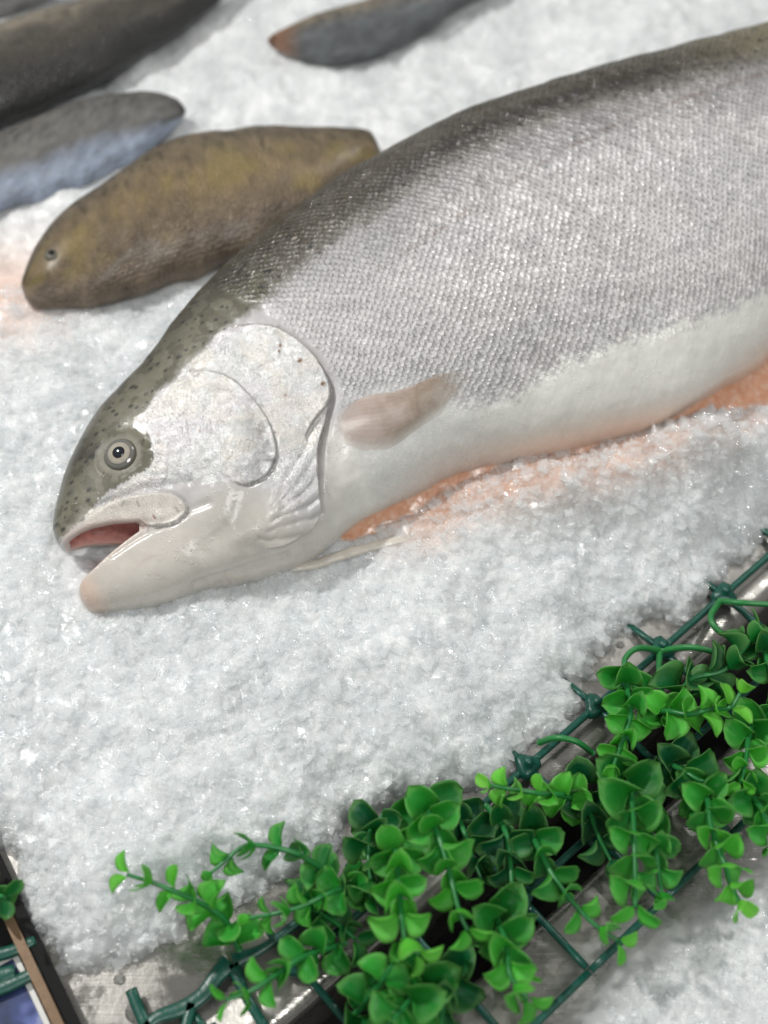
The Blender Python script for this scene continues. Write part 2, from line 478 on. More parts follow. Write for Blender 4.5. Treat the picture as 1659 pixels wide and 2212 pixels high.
def surface_nets(F, xs, ys, zs):
    S = F < 0
    c = None; nx, ny, nz = [d - 1 for d in F.shape]
    cnt = np.zeros((nx, ny, nz), np.int8)
    for dx in (0, 1):
        for dy in (0, 1):
            for dz in (0, 1): cnt += S[dx:dx + nx, dy:dy + ny, dz:dz + nz]
    I, J, K = np.nonzero((cnt > 0) & (cnt < 8))
    idx = np.full((nx, ny, nz), -1, np.int32); idx[I, J, K] = np.arange(len(I))
    acc = np.zeros((len(I), 3)); num = np.zeros(len(I))
    X = [xs, ys, zs]
    corners = [(a, b, c) for a in (0, 1) for b in (0, 1) for c in (0, 1)]
    for a in corners:
        for ax in range(3):
            if a[ax]: continue
            b = list(a); b[ax] = 1
            fa = F[I + a[0], J + a[1], K + a[2]]; fb = F[I + b[0], J + b[1], K + b[2]]
            m = (fa < 0) != (fb < 0)
            t = np.where(m, fa / np.where(m, fa - fb, 1), 0)
            pa = np.stack([xs[I + a[0]], ys[J + a[1]], zs[K + a[2]]], 1); pb = np.stack([xs[I + b[0]], ys[J + b[1]], zs[K + b[2]]], 1)
            acc += np.where(m[:, None], pa + (pb - pa) * t[:, None], 0); num += m
    V = acc / num[:, None]
    Q = []
    for ax in range(3):
        sl0 = [slice(1, -1)] * 3; sl1 = [slice(1, -1)] * 3
        sl0[ax] = slice(0, -1); sl1[ax] = slice(1, None)
        a, b = S[tuple(sl0)], S[tuple(sl1)]
        off = [1, 1, 1]; off[ax] = 0
        for flip, m in ((False, a & ~b), (True, ~a & b)):
            i, j, k = np.nonzero(m); i = i + off[0]; j = j + off[1]; k = k + off[2]
            e = [(-1, -1), (0, -1), (0, 0), (-1, 0)]
            o = [q for q in range(3) if q != ax]
            if ax == 1: e = e[::-1]
            if flip: e = e[::-1]
            quad = []
            for p, q in e:
                c = [i.copy(), j.copy(), k.copy()]; c[o[0]] = c[o[0]] + p; c[o[1]] = c[o[1]] + q
                quad.append(idx[c[0], c[1], c[2]])
            Q.append(np.stack(quad, 1))
    Q = np.vstack(Q)
    return V, Q[(Q >= 0).all(1)]

def build_trout():
    us = np.r_[np.arange(-7, 150, .5), np.arange(150, 430, 1.0), np.arange(430, 660, 3.0)]
    vs = np.arange(-100, 98, .62); ws = np.arange(-43, 43.1, .62)
    F = np.empty((len(us), len(vs), len(ws)), np.float32)
    for i in range(0, len(us), 40):
        F[i:i + 40] = fish_f(us[i:i + 40, None, None], vs[None, :, None], ws[None, None, :])
    V, Q = surface_nets(F, us, vs, ws); del F
    def grad(V):
        e = .12; g = []
        for k in range(3):
            d = np.zeros(3); d[k] = e
            g.append((fish_f(*(V + d).T) - fish_f(*(V - d).T)) / (2 * e))
        return np.stack(g, 1)
    for _ in range(2):
        g = grad(V); gg = (g * g).sum(1) + .05
        st = -(fish_f(*V.T) / gg)[:, None] * g
        V = V + np.clip(st, -.5, .5)
    N = grad(V); N /= np.linalg.norm(N, axis=1)[:, None] + 1e-9
    u, v, w = V.T
    # --- plates of the head: raised along their rear edges
    def plate(edge, poly, h, fall, bw=.35):
        e = uvf(edge); pg = uvf(poly)
        d = seg_dist(u, v, e); ins = inside(u, v, pg)
        rest = uvf([edge[-1]] + poly[len(edge):] + [edge[0]])
        return np.where(ins, h * np.exp(-d / fall) * sstep(d, 0, bw) * sstep(seg_dist(u, v, rest), 0, 9), 0), np.where(ins, 9, d), d, ins
    pre_e = [(405,800),(450,803),(500,818),(545,860),(578,905),(594,950),(597,985),(585,1015),(565,1035),(530,1047),(500,1040)]
    pre_p = pre_e + [(430,1030),(340,1035),(300,990),(320,900),(360,850)]
    op_e = [(505,705),(560,702),(610,714),(670,760),(704,812),(714,850),(703,880),(682,905),(664,935),(655,965)]
    op_p = op_e + [(600,960),(596,920),(570,870),(530,830),(480,800),(430,790),(460,740)]
    sub_e = [(712,862),(702,915),(688,960),(684,1010),(686,1060),(690,1105),(676,1135),(640,1162),(600,1180),(560,1190)]
    sub_p = sub_e + [(480,1185),(520,1100),(560,1060),(600,1000),(650,930),(690,890)]
    mx_e = [(200,1098),(240,1082),(290,1070),(350,1063),(385,1073),(404,1098),(390,1120),(365,1133),(330,1136),(300,1131)]
    mx_p = mx_e + [(262,1124),(225,1128),(190,1136),(176,1122)]
    d1, o1, e1, i1 = plate(pre_e, pre_p, 1.5, 9)
    d2, o2, e2, i2 = plate(op_e, op_p, 2.0, 12)
    d3, o3, e3, i3 = plate(sub_e, sub_p, 2.3, 10)
    d4, o4, e4, i4 = plate(mx_e, mx_p, 1.7, 7)
    disp = d1 + d2 + d3 + d4
    groove = lambda o, dep, wd: -dep * np.exp(-(o / wd) ** 2)
    gill = seg_dist(u, v, uvf([(600,712),(670,762),(706,815),(716,850),(712,885),(700,930),(690,970),(688,1060),(692,1105)]))
    gill_out = (~i2) & (~i3)
    disp = disp + np.where(gill_out, groove(gill, 2.2, 1.6), 0) + np.where(~i1 & (e1 < 5), groove(e1, .6, .8), 0) + np.where(~i4 & (e4 < 5), groove(e4, .9, 1.0), 0)
    folds = [[(672,925),(655,975),(625,1020),(600,1060),(590,1090)], [(690,960),(668,1010),(640,1050),(606,1085)], [(686,1020),(655,1062),(610,1100)],
             [(690,1070),(650,1100),(590,1125)], [(688,1105),(640,1128),(580,1145)], [(660,1150),(610,1160),(560,1165)]]
    fold_d = np.full(len(u), 99.0); n_a = fbm(u * .16, v * .16, 501, 3); n_b = fbm(u * .16, v * .16, 502, 3)
    for fpx in folds:
        d = seg_dist(u + (n_a - .5) * 2.2, v + (n_b - .5) * 2.2, uvf(fpx)); fold_d = np.minimum(fold_d, d)
        disp = disp - (.05 + .42 * n_b) * np.exp(-(d / .8) ** 2) + .13 * np.exp(-((d - 2.4) / 1.6) ** 2)
    for fpx, dep, wd in [([(310,1130),(355,1128),(400,1105),(450,1085)], .8, 1.6), ([(530,1050),(520,1090),(480,1150),(440,1190)], 1.0, 5.0),
                         ([(420,1262),(470,1248),(540,1225),(620,1200)], 1.0, 1.2), ([(240,1200),(300,1160),(345,1138)], .8, 1.0), ([(600,720),(611,745),(606,770)], .5, .6),
                         ([(405,1040),(340,1052),(290,1060),(220,1088)], .8, 1.6)]:
        disp = disp - dep * np.exp(-(seg_dist(u, v, uvf(fpx)) / wd) ** 2)
    ec = on_fish([(258, 980)])[0]
    er = np.hypot(u - ec[0], v - ec[1])
    disp = disp + np.where(w > 0, .1 * np.exp(-((er - 10.5) / 3.2) ** 2) - 1.0 * (1 - sstep(er, 4.0, 12.0)), 0)
    disp = disp + np.where(u > 20, (fbm(u * .06, v * .06, 3) - .5) * 2.0, 0) * sstep(u, 20, 60)
    head = 1 - sstep(u, 118, 140)
    disp = disp + head * (fbm(u * .35, v * .35, 9) - .5) * .5 * i1
    V2 = V + N * disp[:, None]
    # --- colour of the skin
    n1 = fbm(u * .16, v * .16, 21); n2 = fbm(u * .5, v * .5, 33); n3 = fbm(u * .035, v * .06, 41); nf = fbm(u * 1.3, v * 1.3, 55, 3)
    dors_px = [(128,1168),(158,1140),(186,1112),(208,1090),(236,1062),(292,1030),(330,1000),(322,940),(297,905),(318,885),(340,850),(378,822),(392,800),(436,765),(472,724),(508,698),(545,676),
               (590,640),(650,590),(720,540),(820,470),(910,405),(1010,345),(1120,290),(1250,243),(1400,203),(1530,168),(1659,135)]
    dl = np.vstack([[(-30, -12)], uvf(dors_px), [(660, 8)]])
    dpoly = np.vstack([dl, [(660, 200), (-30, 200)]])
    ds = sdist(u, v, dpoly)
    bel_px = [(146,1186),(176,1156),(215,1140),(300,1128),(400,1105),(470,1050),(560,1060),(610,1085),(660,1120),(690,1090),(700,960),(740,900),(800,856),(900,842),(1000,868),(1090,862),(1180,805),
              (1330,742),(1450,702),(1560,668),(1659,622)]
    bl = np.vstack([[(-30, -14)], uvf(bel_px), [(500, -14), (660, 0)]])
    bs = sdist(u, v, np.vstack([bl, [(660, -200), (-30, -200)]]))
    col = np.tile(lin(191, 188, 187), (len(u), 1))
    col *= (1 + (n1 - .5) * .25)[:, None]
    blue = sstep(n3, .45, .7)[:, None]; col = col * (1 - .25 * blue) + np.array([.40, .41, .43]) * .25 * blue
    pinkish = (sstep(fbm(u * .03, v * .05, 77), .5, .75) * sstep(u, 150, 260))[:, None]
    col = col * (1 - .12 * pinkish) + np.array([.46, .39, .38]) * .12 * pinkish
    # dark back
    dd = ds + (n1 - .5) * 7 * sstep(u, 110, 160) + (n2 - .5) * 4
    k = sstep(dd, -2, 5)
    body = sstep(u, 108, 135)
    vt = VT(u); depth = np.clip((ds) / np.maximum(vt - v + ds, 1), 0, 1)
    dcol_body = lin(88, 82, 71) * (1 - depth[:, None] * .35) + (n1[:, None] - .5) * .08
    dcol_head = np.where((n1 > .5)[:, None], lin(116, 113, 98), lin(97, 94, 80)) * (1 - .55 * sstep(ds, 6, 24)[:, None]) * (0.85 + .3 * n2[:, None])
    k_body = .85 * sstep(dd, -6, 5) + .15 * sstep(dd, 2, 14)
    kk = np.where(body > .5, k_body, sstep(ds + (n2 - .5) * 3.4 + (nf - .5) * 2.0, -.35 - 2.2 * sstep(u, 48, 70), .35 + 2.6 * sstep(u, 48, 70)))
    dcol = dcol_head * (1 - body[:, None]) + dcol_body * body[:, None]
    stripe = np.exp(-((ds - 8 - 6 * n3) / 7) ** 2) * sstep(u, 150, 200) * (1 - .7 * sstep(u, 300, 380))  # dark stripe of the back, with a dark reflection painted into it
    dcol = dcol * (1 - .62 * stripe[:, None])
    yel = (sstep(u, 330, 420) * sstep(ds, 0, 10))[:, None] * .6
    dcol = dcol * (1 - yel) + lin(150, 142, 112) * yel
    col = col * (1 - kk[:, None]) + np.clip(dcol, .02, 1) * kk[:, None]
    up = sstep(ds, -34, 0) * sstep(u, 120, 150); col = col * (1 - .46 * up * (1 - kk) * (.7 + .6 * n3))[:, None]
    ll = seg_dist(u, v, uvf([(1659,156),(1500,205),(1359,258),(1224,322),(1080,410),(900,530),(740,640)]))
    kl = (np.exp(-(ll / 1.0) ** 2) * (.25 + .5 * sstep(n1, .4, .6)) * .55 * sstep(u, 140, 170))[:, None]; col = col * (1 - kl) + lin(112, 84, 70) * kl
    sc1 = (fbm(u * .09 + 40, v * .30, 611) > .60) & (fbm(u * .5, v * .5, 612) > .5) & (ds < -4) & (u > 140)
    col = col * np.where(sc1, .90, 1)[:, None]
    # white belly, pink-grey lower head
    bb = bs + (hash2(np.floor(u / 3.1 + .5 * np.floor(v / 1.7)), np.floor(v / 1.7), 5) - .5) * 5 * sstep(u, 150, 170) + (n2 - .5) * 3
    hs = 1 - sstep(u, 95, 125)
    kb = sstep(bb, -3.0 - 2 * hs, 3.2 + 6 * hs)
    bcol = lin(224, 223, 217) * (.95 + .1 * n1[:, None])
    jaw = (1 - sstep(u, 70, 130))[:, None]
    bcol = bcol * (1 - jaw) + lin(202, 196, 188) * (.90 + .16 * n1[:, None]) * jaw
    rosy = (np.exp(-((v - VB(u)) / 7) ** 2) * sstep(u, 110, 150))[:, None] * .55
    bcol = bcol * (1 - rosy) + lin(214, 170, 142) * rosy
    col = col * (1 - kb[:, None]) + bcol * kb[:, None]
    # silver cheek and gill plates
    ch = sdist(u, v, uvf([(205,1092),(236,1062),(292,1030),(334,998),(326,940),(297,905),(320,885),(342,850),(380,822),(394,800),(436,765),(472,724),(508,702),(560,700),(612,713),(672,762),
                          (706,812),(716,850),(704,880),(690,960),(686,1060),(640,1100),(600,1060),(540,1046),(470,1046),(405,1040),(340,1058),(280,1072)]))
    low = sstep(-ds, 24, 36) * (1 - sstep(u, 95, 112))
    kc = sstep(ch + (n2 - .5) * 4.5 + (nf - .5) * 3 - 1.5 * low, -.3 - 3.5 * low, .5 + 3.5 * low) * (w > -2)
    ccol = lin(194, 194, 193) * (.78 + .42 * n2[:, None]) * (.78 + .42 * nf[:, None])
    warm = sstep(fbm(u * .12, v * .12, 91), .5, .66)[:, None]
    ccol = ccol * (1 - .35 * warm) + lin(200, 190, 176) * .35 * warm
    lil = sstep(fbm(u * .1, v * .1, 191), .52, .68)[:, None] * .5
    ccol = ccol * (1 - .35 * lil) + lin(188, 176, 190) * .35 * lil
    lowc = sstep(-ds, 30, 44)[:, None] * sstep(n1, .4, .6)[:, None] * i1[:, None]
    ccol = ccol * (1 - .45 * lowc)
    col = col * (1 - kc[:, None]) + ccol * kc[:, None]
    km = (i4 * sstep(e4, 0, 1) * (w > -2))[:, None]
    mcol = lin(206, 200, 192) * (.85 + .3 * n2[:, None])
    col = col * (1 - km) + mcol * km
    shoulder = (sstep(u, 112, 118) * (1 - sstep(u, 150, 200)) * gill_out * (1 - k) )[:, None] * .4
    col = col * (1 - shoulder) + lin(200, 199, 200) * shoulder
    # brown bruises and freckles
    for px, r in [((648,782),1.0),((697,832),1.0),((617,855),.6),((594,935),.5),((432,932),.5),((560,920),.45),((606,748),.8),((603,760),.6),((342,940),.6),((445,928),.4)]:
        q = uvf([px])[0]; d = np.hypot(u - q[0], v - q[1]) + (nf - .5) * .6
        kq = (1 - sstep(d, r * .6, r * 1.25))[:, None]; col = col * (1 - kq) + lin(112, 78, 52) * kq
    for px, r, c in [((153,1061),2.0,(92,92,86)),((150,1066),1.0,(60,58,54))]:
        q = uvf([px])[0]; d = np.hypot(u - q[0], v - q[1]) + (nf - .5) * 1.2
        kq = (1 - sstep(d, r * .4, r * 1.2))[:, None] * .7; col = col * (1 - kq) + lin(*c) * kq
    for cpx in [[(368,862),(374,880)],[(395,893),(382,903)],[(410,880),(398,890)],[(552,930),(583,938)],[(560,985),(585,975)],[(555,1000),(590,998)],[(480,1018),(500,1030)],[(355,1000),(362,1025),(352,1040)],
                [(330,1030),(318,1048)],[(400,905),(404,935)],[(445,1010),(420,1020)],[(372,1095),(382,1106)],[(300,1085),(304,1096)],[(270,1085),(262,1093)],[(540,800),(590,775)],[(470,840),(500,850)]]:
        d = seg_dist(u + (n_a - .5) * 3, v + (n_b - .5) * 3, uvf(cpx))
        kq = np.exp(-(d / .3) ** 2)[:, None] * .6; col = col * (1 - kq) + lin(105, 98, 96) * kq
    q = uvf([(505,1115)])[0]; kq = (np.exp(-(((u - q[0]) / 11) ** 2 + ((v - q[1]) / 9) ** 2)) * .45 * (.6 + .8 * n1) * (1 - kc))[:, None]; col = col * (1 - kq) + lin(150, 149, 142) * kq
    for cpx in [[(398,1262),(410,1282)],[(438,1255),(450,1280)],[(470,1248),(460,1272)],[(490,1240),(503,1262)],[(330,1240),(356,1246)],[(470,1250),(500,1246),(530,1250)],[(300,1215),(340,1200)]]:
        d = seg_dist(u + (n_a - .5) * 5, v + (n_b - .5) * 5, uvf(cpx)); kq = np.exp(-(d / .4) ** 2)[:, None] * .16; col = col * (1 - kq) + lin(158, 118, 108) * kq
    # edges of the plates are thin dark lines
    line = np.exp(-(np.where(i1, 9, e1) / .45) ** 2) * .55 + np.exp(-(np.where(i2 | i3, 9, np.minimum(e2, gill)) / .8) ** 2) * .8 + np.exp(-(np.where(i4, 9, e4) / .5) ** 2) * .45
    line = np.clip(line * (w > -3), 0, 1)[:, None] * (.6 + .4 * n2[:, None])
    col = col * (1 - line) + lin(98, 84, 74) * line
    fl = np.clip(np.exp(-(fold_d / .5) ** 2) * .22, 0, 1)[:, None]
    col = col * (1 - fl) + lin(120, 116, 120) * fl
    # spots on the back
    for seed, s, rmin, rmax, lo, hi in ((301, 4.6, .45, 1.0, -3, 60), (302, 9.0, .7, 1.5, 2, 60)):
        gx, gy = np.floor(u / s), np.floor(v / s)
        for di in (-1, 0, 1):
            for dj in (-1, 0, 1):
                cx, cy = gx + di, gy + dj
                d = np.hypot((u - (cx + hash2(cx, cy, seed)) * s) * .8, (v - (cy + hash2(cx, cy, seed + 9)) * s) * 1.1)
                r = rmin + (rmax - rmin) * hash2(cx, cy, seed + 5)
                on = (hash2(cx, cy, seed + 7) > .48) & (ds > lo) & (ds < hi) & (u < 420)
                kq = (on * (1 - sstep(d, r * .55, r * 1.2)) * .85 * sstep(ds, lo, lo + 4))[:, None]
                col = col * (1 - kq) + lin(40, 39, 40) * kq
    # the eye's skin ring and the mouth lining
    ring = ((w > 0) * (1 - sstep(er, 7.6, 10.0)))[:, None] * .6; col = col * (1 - ring) + lin(150, 146, 134) * ring
    mf = mouth_f(u, v, w); lipv = LIP(u)
    cav = (mf < .75) & (u < 47)
    kp = (1 - sstep(mf, .3, 1.0))[:, None] * (u < 47)[:, None]
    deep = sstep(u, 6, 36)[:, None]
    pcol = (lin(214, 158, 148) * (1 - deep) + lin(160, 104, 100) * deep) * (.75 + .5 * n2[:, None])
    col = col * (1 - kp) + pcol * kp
    lipr = (np.exp(-((v - lipv) / 1.8) ** 2) * (u < 30) * (u > -1))[:, None] * .5
    col = col * (1 - lipr) + lin(204, 178, 168) * lipr
    lipr = (np.exp(-((v - JT(u)) / 1.5) ** 2) * (u < 30))[:, None] * .4
    col = col * (1 - lipr) + lin(212, 186, 174) * lipr
    # the tip of the lower jaw is rosy
    tipk = (np.exp(-((u + 3) / 5) ** 2) * (v < -30))[:, None] * .5; col = col * (1 - tipk) + lin(212, 176, 152) * tipk
    scales = sstep(u + (n1 - .5) * 8 + np.clip(ds, -10, 25) * .45, 110, 118) * (1 - sstep(bb, -9, 6) * .95) * (1 - kc * head)
    scales *= np.where(gill_out, 1, 0) * sstep(gill + (n1 - .5) * 6, 1, 5)
    metal = np.clip(.20 * scales * (1 - kb) + .42 * kc + .15 * (km[:, 0]), 0, .5) * (1 - .7 * kk) * (1 - cav)
    rough = .36 + .28 * (1 - sstep(er, 10.5, 13.5)) * (w > 0) - .10 * kc + .08 * scales - .1 * cav + (n2 - .5) * .12 - .06 * kb
    grain = np.clip(kc + 1.6 * shoulder[:, 0] + .8 * km[:, 0] + .25 * scales + .12 * kb, 0, 1) * (1 - cav)
    # arc length round the flank, in scale units
    tt = np.linspace(-1, 1, 400); arc = np.r_[0, np.cumsum(np.hypot(np.diff(np.sin(tt * np.pi / 2)), .45 * np.diff(np.cos(tt * np.pi / 2))))]; arc -= arc[-1] / 2
    vb = VB(u); a = (vt - vb) / 2; t = np.clip((v - (vt + vb) / 2) / a, -1, 1)
    sv = np.interp(np.arcsin(t) / (np.pi / 2), tt, arc) * 72
    uu = np.array([0, 100, 200, 300, 660.]); den = np.array([1 / 4.1, 1 / 3.9, 1 / 3.5, 1 / 3.3, 1 / 2.8])
    fine = np.linspace(0, 660, 700); cum = np.r_[0, np.cumsum(np.interp(fine[1:], uu, den) * np.diff(fine))]
    su = np.interp(u, fine, cum)
    root = empty('trout', to_world(250, 0, -35), 'big silver trout in front, lying open-mouthed on the crushed ice', 'fish')
    W = to_world(*V2.T)
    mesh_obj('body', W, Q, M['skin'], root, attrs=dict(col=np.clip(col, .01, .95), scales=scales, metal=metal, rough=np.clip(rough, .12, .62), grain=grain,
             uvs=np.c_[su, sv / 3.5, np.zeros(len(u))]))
    # --- eye
    def dome(r, h, n=14, k=40, base=0.0):
        V = [(0, 0, h)]; F = []
        for i in range(1, n + 1):
            a = i / n * math.pi / 2
            for q in range(k):
                V.append((r * math.sin(a) * math.cos(2 * math.pi * q / k), r * math.sin(a) * math.sin(2 * math.pi * q / k), base + (h - base) * math.cos(a)))
        for q in range(k): F.append([0, 1 + q, 1 + (q + 1) % k])
        for i in range(n - 1):
            for q in range(k):
                F.append([1 + i * k + q, 1 + (i + 1) * k + q, 1 + (i + 1) * k + (q + 1) % k, 1 + i * k + (q + 1) % k])
        return np.array(V), F
    g = grad(ec[None])[0]; g /= np.linalg.norm(g)
    ax = np.cross([0, 1, 0], g); ax /= np.linalg.norm(ax); ay = np.cross(g, ax)
    def place(V, off): return to_world(*(ec + V[:, :1] * ax + V[:, 1:2] * ay + (V[:, 2:] + off) * g).T)
    V, F = dome(6.9, 2.8)
    r = np.hypot(V[:, 0], V[:, 1]); an = np.arctan2(V[:, 1], V[:, 0])
    nn = fbm(an * 3 + 20, r * .8, 5); nr = r + (nn - .5) * .5
    ic = np.tile(lin(160, 154, 142), (len(V), 1)) * (.75 + .5 * nn[:, None])
    def lay(cond_lo, cond_hi, c, s=.35):
        kq = (sstep(nr, cond_lo - s, cond_lo + s) * (1 - sstep(nr, cond_hi - s, cond_hi + s)))[:, None]
        return ic * (1 - kq) + np.asarray(c) * kq
    ic = lay(2.0, 2.8, lin(182, 168, 142)); ic = lay(4.6, 5.2, lin(92, 88, 84)); ic = lay(5.2, 9, lin(104, 103, 98)); ic = lay(6.2, 9, lin(84, 82, 70))
    m = NT('fish_eye'); m.P(Base_Color=m.attr('col').outputs['Color'], Roughness=.12, Coat_Weight=1.0, Coat_Roughness=.03)
    eye = mesh_obj('eye', place(V, -1.25), F, m.m, root, attrs=dict(col=ic))
    V, F = dome(2.5, .6, 8, 24); V[:, 0] *= 1.08 - .1 * (V[:, 0] < 0)
    m = NT('fish_pupil'); m.P(Base_Color=(.004, .006, .012, 1), Roughness=.05, Coat_Weight=1.0, Coat_Roughness=.02)
    pu = mesh_obj('pupil', place(V, 1.43), F, m.m, root); pu.parent = eye
    # --- pectoral fin folded against the flank
    up_e = on_fish([(722,905),(745,880),(790,856),(850,846),(905,826),(960,804),(1000,806),(1016,822)])
    lo_e = on_fish([(722,915),(740,955),(775,972),(830,972),(865,955),(905,925),(960,890),(1012,852)])
    n = 40; rs = lambda e: np.stack([np.interp(np.linspace(0, len(e) - 1, n), np.arange(len(e)), e[:, q]) for q in range(3)], 1)
    up_e, lo_e = rs(up_e), rs(lo_e)
    k = 22; s = np.linspace(0, 1, k); tl = np.linspace(0, 1, n)
    G = up_e[:, None] * (1 - s)[None, :, None] + lo_e[:, None] * s[None, :, None]
    # put it on the flank, standing a little proud
    for _ in range(6):
        f = fish_f(G[..., 0], G[..., 1], G[..., 2]); G[..., 2] -= f * 1.0
    lift = .5 + 1.3 * np.sin(np.pi * s)[None, :] * (.3 + .7 * np.sin(np.pi * np.clip(tl * 1.1, 0, 1)))[:, None]
    G[..., 2] += lift
    Gb = G.copy(); Gb[..., 2] -= .45
    al = np.ones((n, k)) * .55
    al *= sstep(1 - tl, 0, .42)[:, None] * .85 + .15
    al *= sstep(tl, .0, .30)[:, None]
    al *= (sstep(s, 0, .06) * .5 + .5)[None, :] * (1 - .75 * sstep(s, .62, 1.0))[None, :]
    Vv = np.vstack([G.reshape(-1, 3), Gb.reshape(-1, 3)]); Fg = grid_faces(n, k)
    mesh_obj('pectoral_fin', to_world(*Vv.T), np.vstack([Fg, Fg[:, ::-1] + n * k]), M['fin'], root,
             attrs=dict(alpha=np.r_[al.ravel(), al.ravel()], uvf=np.tile(np.c_[np.repeat(tl, k), np.tile(s, n), np.zeros(n * k)], (2, 1))))
    # --- opened belly: orange flesh below the near flap, pale edge of the far flap under it
    uu = np.linspace(72, 350, 220); vb = VB(uu)
    wid = np.interp(uu, [72, 95, 120, 150, 170, 230, 258, 275, 300, 325, 350], [1.0, 3, 7, 14, 20, 26, 23, 20, 20, 15, 6])
    rows = 16; s = np.linspace(0, 1, rows)
    P0 = to_world(uu, vb + 7, np.full_like(uu, 4.0)); P1 = to_world(uu, vb - .5, np.full_like(uu, -3.0))
    out = -EP
    G = []
    for i in range(len(uu)):
        e = P1[i] + out * wid[i] / 1000; e = e.copy(); e[2] = min(P1[i][2] - .003, .0075)
        a = np.array(P0[i]); b = P1[i] + np.array([0, 0, -.001]) + out * wid[i] * .25 / 1000
        G.append(np.outer((1 - s) ** 2, a) + np.outer(2 * s * (1 - s), b) + np.outer(s ** 2, e))
    G = np.array(G)
    nz = (fbm(np.repeat(uu, rows) * .18, np.tile(s, len(uu)) * 3, 61) - .5) * .0026
    G = G.reshape(-1, 3); G[:, 2] += nz
    mesh_obj('belly_flesh', G, grid_faces(len(uu), rows), M['flesh'], root)
    uu = np.linspace(60, 165, 90); vb = VB(uu)
    wid = np.interp(uu, [60, 80, 100, 130, 165], [1.5, 6.0, 10.5, 16.5, 22.0]); thick = np.interp(uu, [60, 80, 130, 165], [1.2, 2.0, 2.4, 1.2]) * (.8 + .5 * fbm(uu * .15, uu * 0, 3))
    c = to_world(uu, np.minimum(vb, -57), np.full_like(uu, -4.0)) + out * (wid / 1000)[:, None]
    c[:, 2] = np.minimum(c[:, 2] - .002, .0105)
    c[:, 2] += (fbm(uu * .12, uu * 0 + 3, 8) - .5) * .003
    V, F = tube(c, thick / 1000, 10)
    zc = np.repeat(c[:, 2], 10); V[:, 2] = zc + (V[:, 2] - zc) * .6
    mesh_obj('belly_flap', V, F, M['flap'], root)
    return root

trout = build_trout()

# ------------------------------------------------------------------ trays, crushed ice
ZM = -.020
front_px = [(-900,1500),(-400,1660),(-150,1790),(-40,1845),(22,1880),(42,1945),(55,2010),(85,2050),(120,2085),(170,2108),(240,2092),(300,2078),(352,2052),(392,2030),(425,1995),(490,1960),(570,1915),(640,1880),(715,1868),(745,1838),
            (765,1780),(830,1752),(900,1738),(1000,1702),(1060,1688),(1120,1652),(1160,1606),(1200,1566),(1244,1528),(1250,1470),(1275,1420),(1310,1388),(1370,1352),(1420,1336),(1475,1336),(1482,1300),(1530,1268),
            (1590,1222),(1622,1190),(1624,1165),(1659,1140),(1800,1060),(2300,800),(3200,350)]
front_px = [(a_ + (12 if 80 < a_ < 1700 else 0), b_ + (12 if 200 < a_ < 1700 else 0)) for a_, b_ in front_px]
front = at(front_px, ZM)[:, :2]
ice_poly = np.vstack([front, [(3, 4), (-3, 4)]])
belly_line = to_world(np.linspace(-5, 360, 60), np.minimum(VB(np.linspace(-5, 360, 60)), np.where(np.linspace(-5, 360, 60) < 90, JB(np.linspace(-5, 360, 60)), 0)), np.full(60, -6.0))
stain_c = at([(20, 660)], 0)[0]

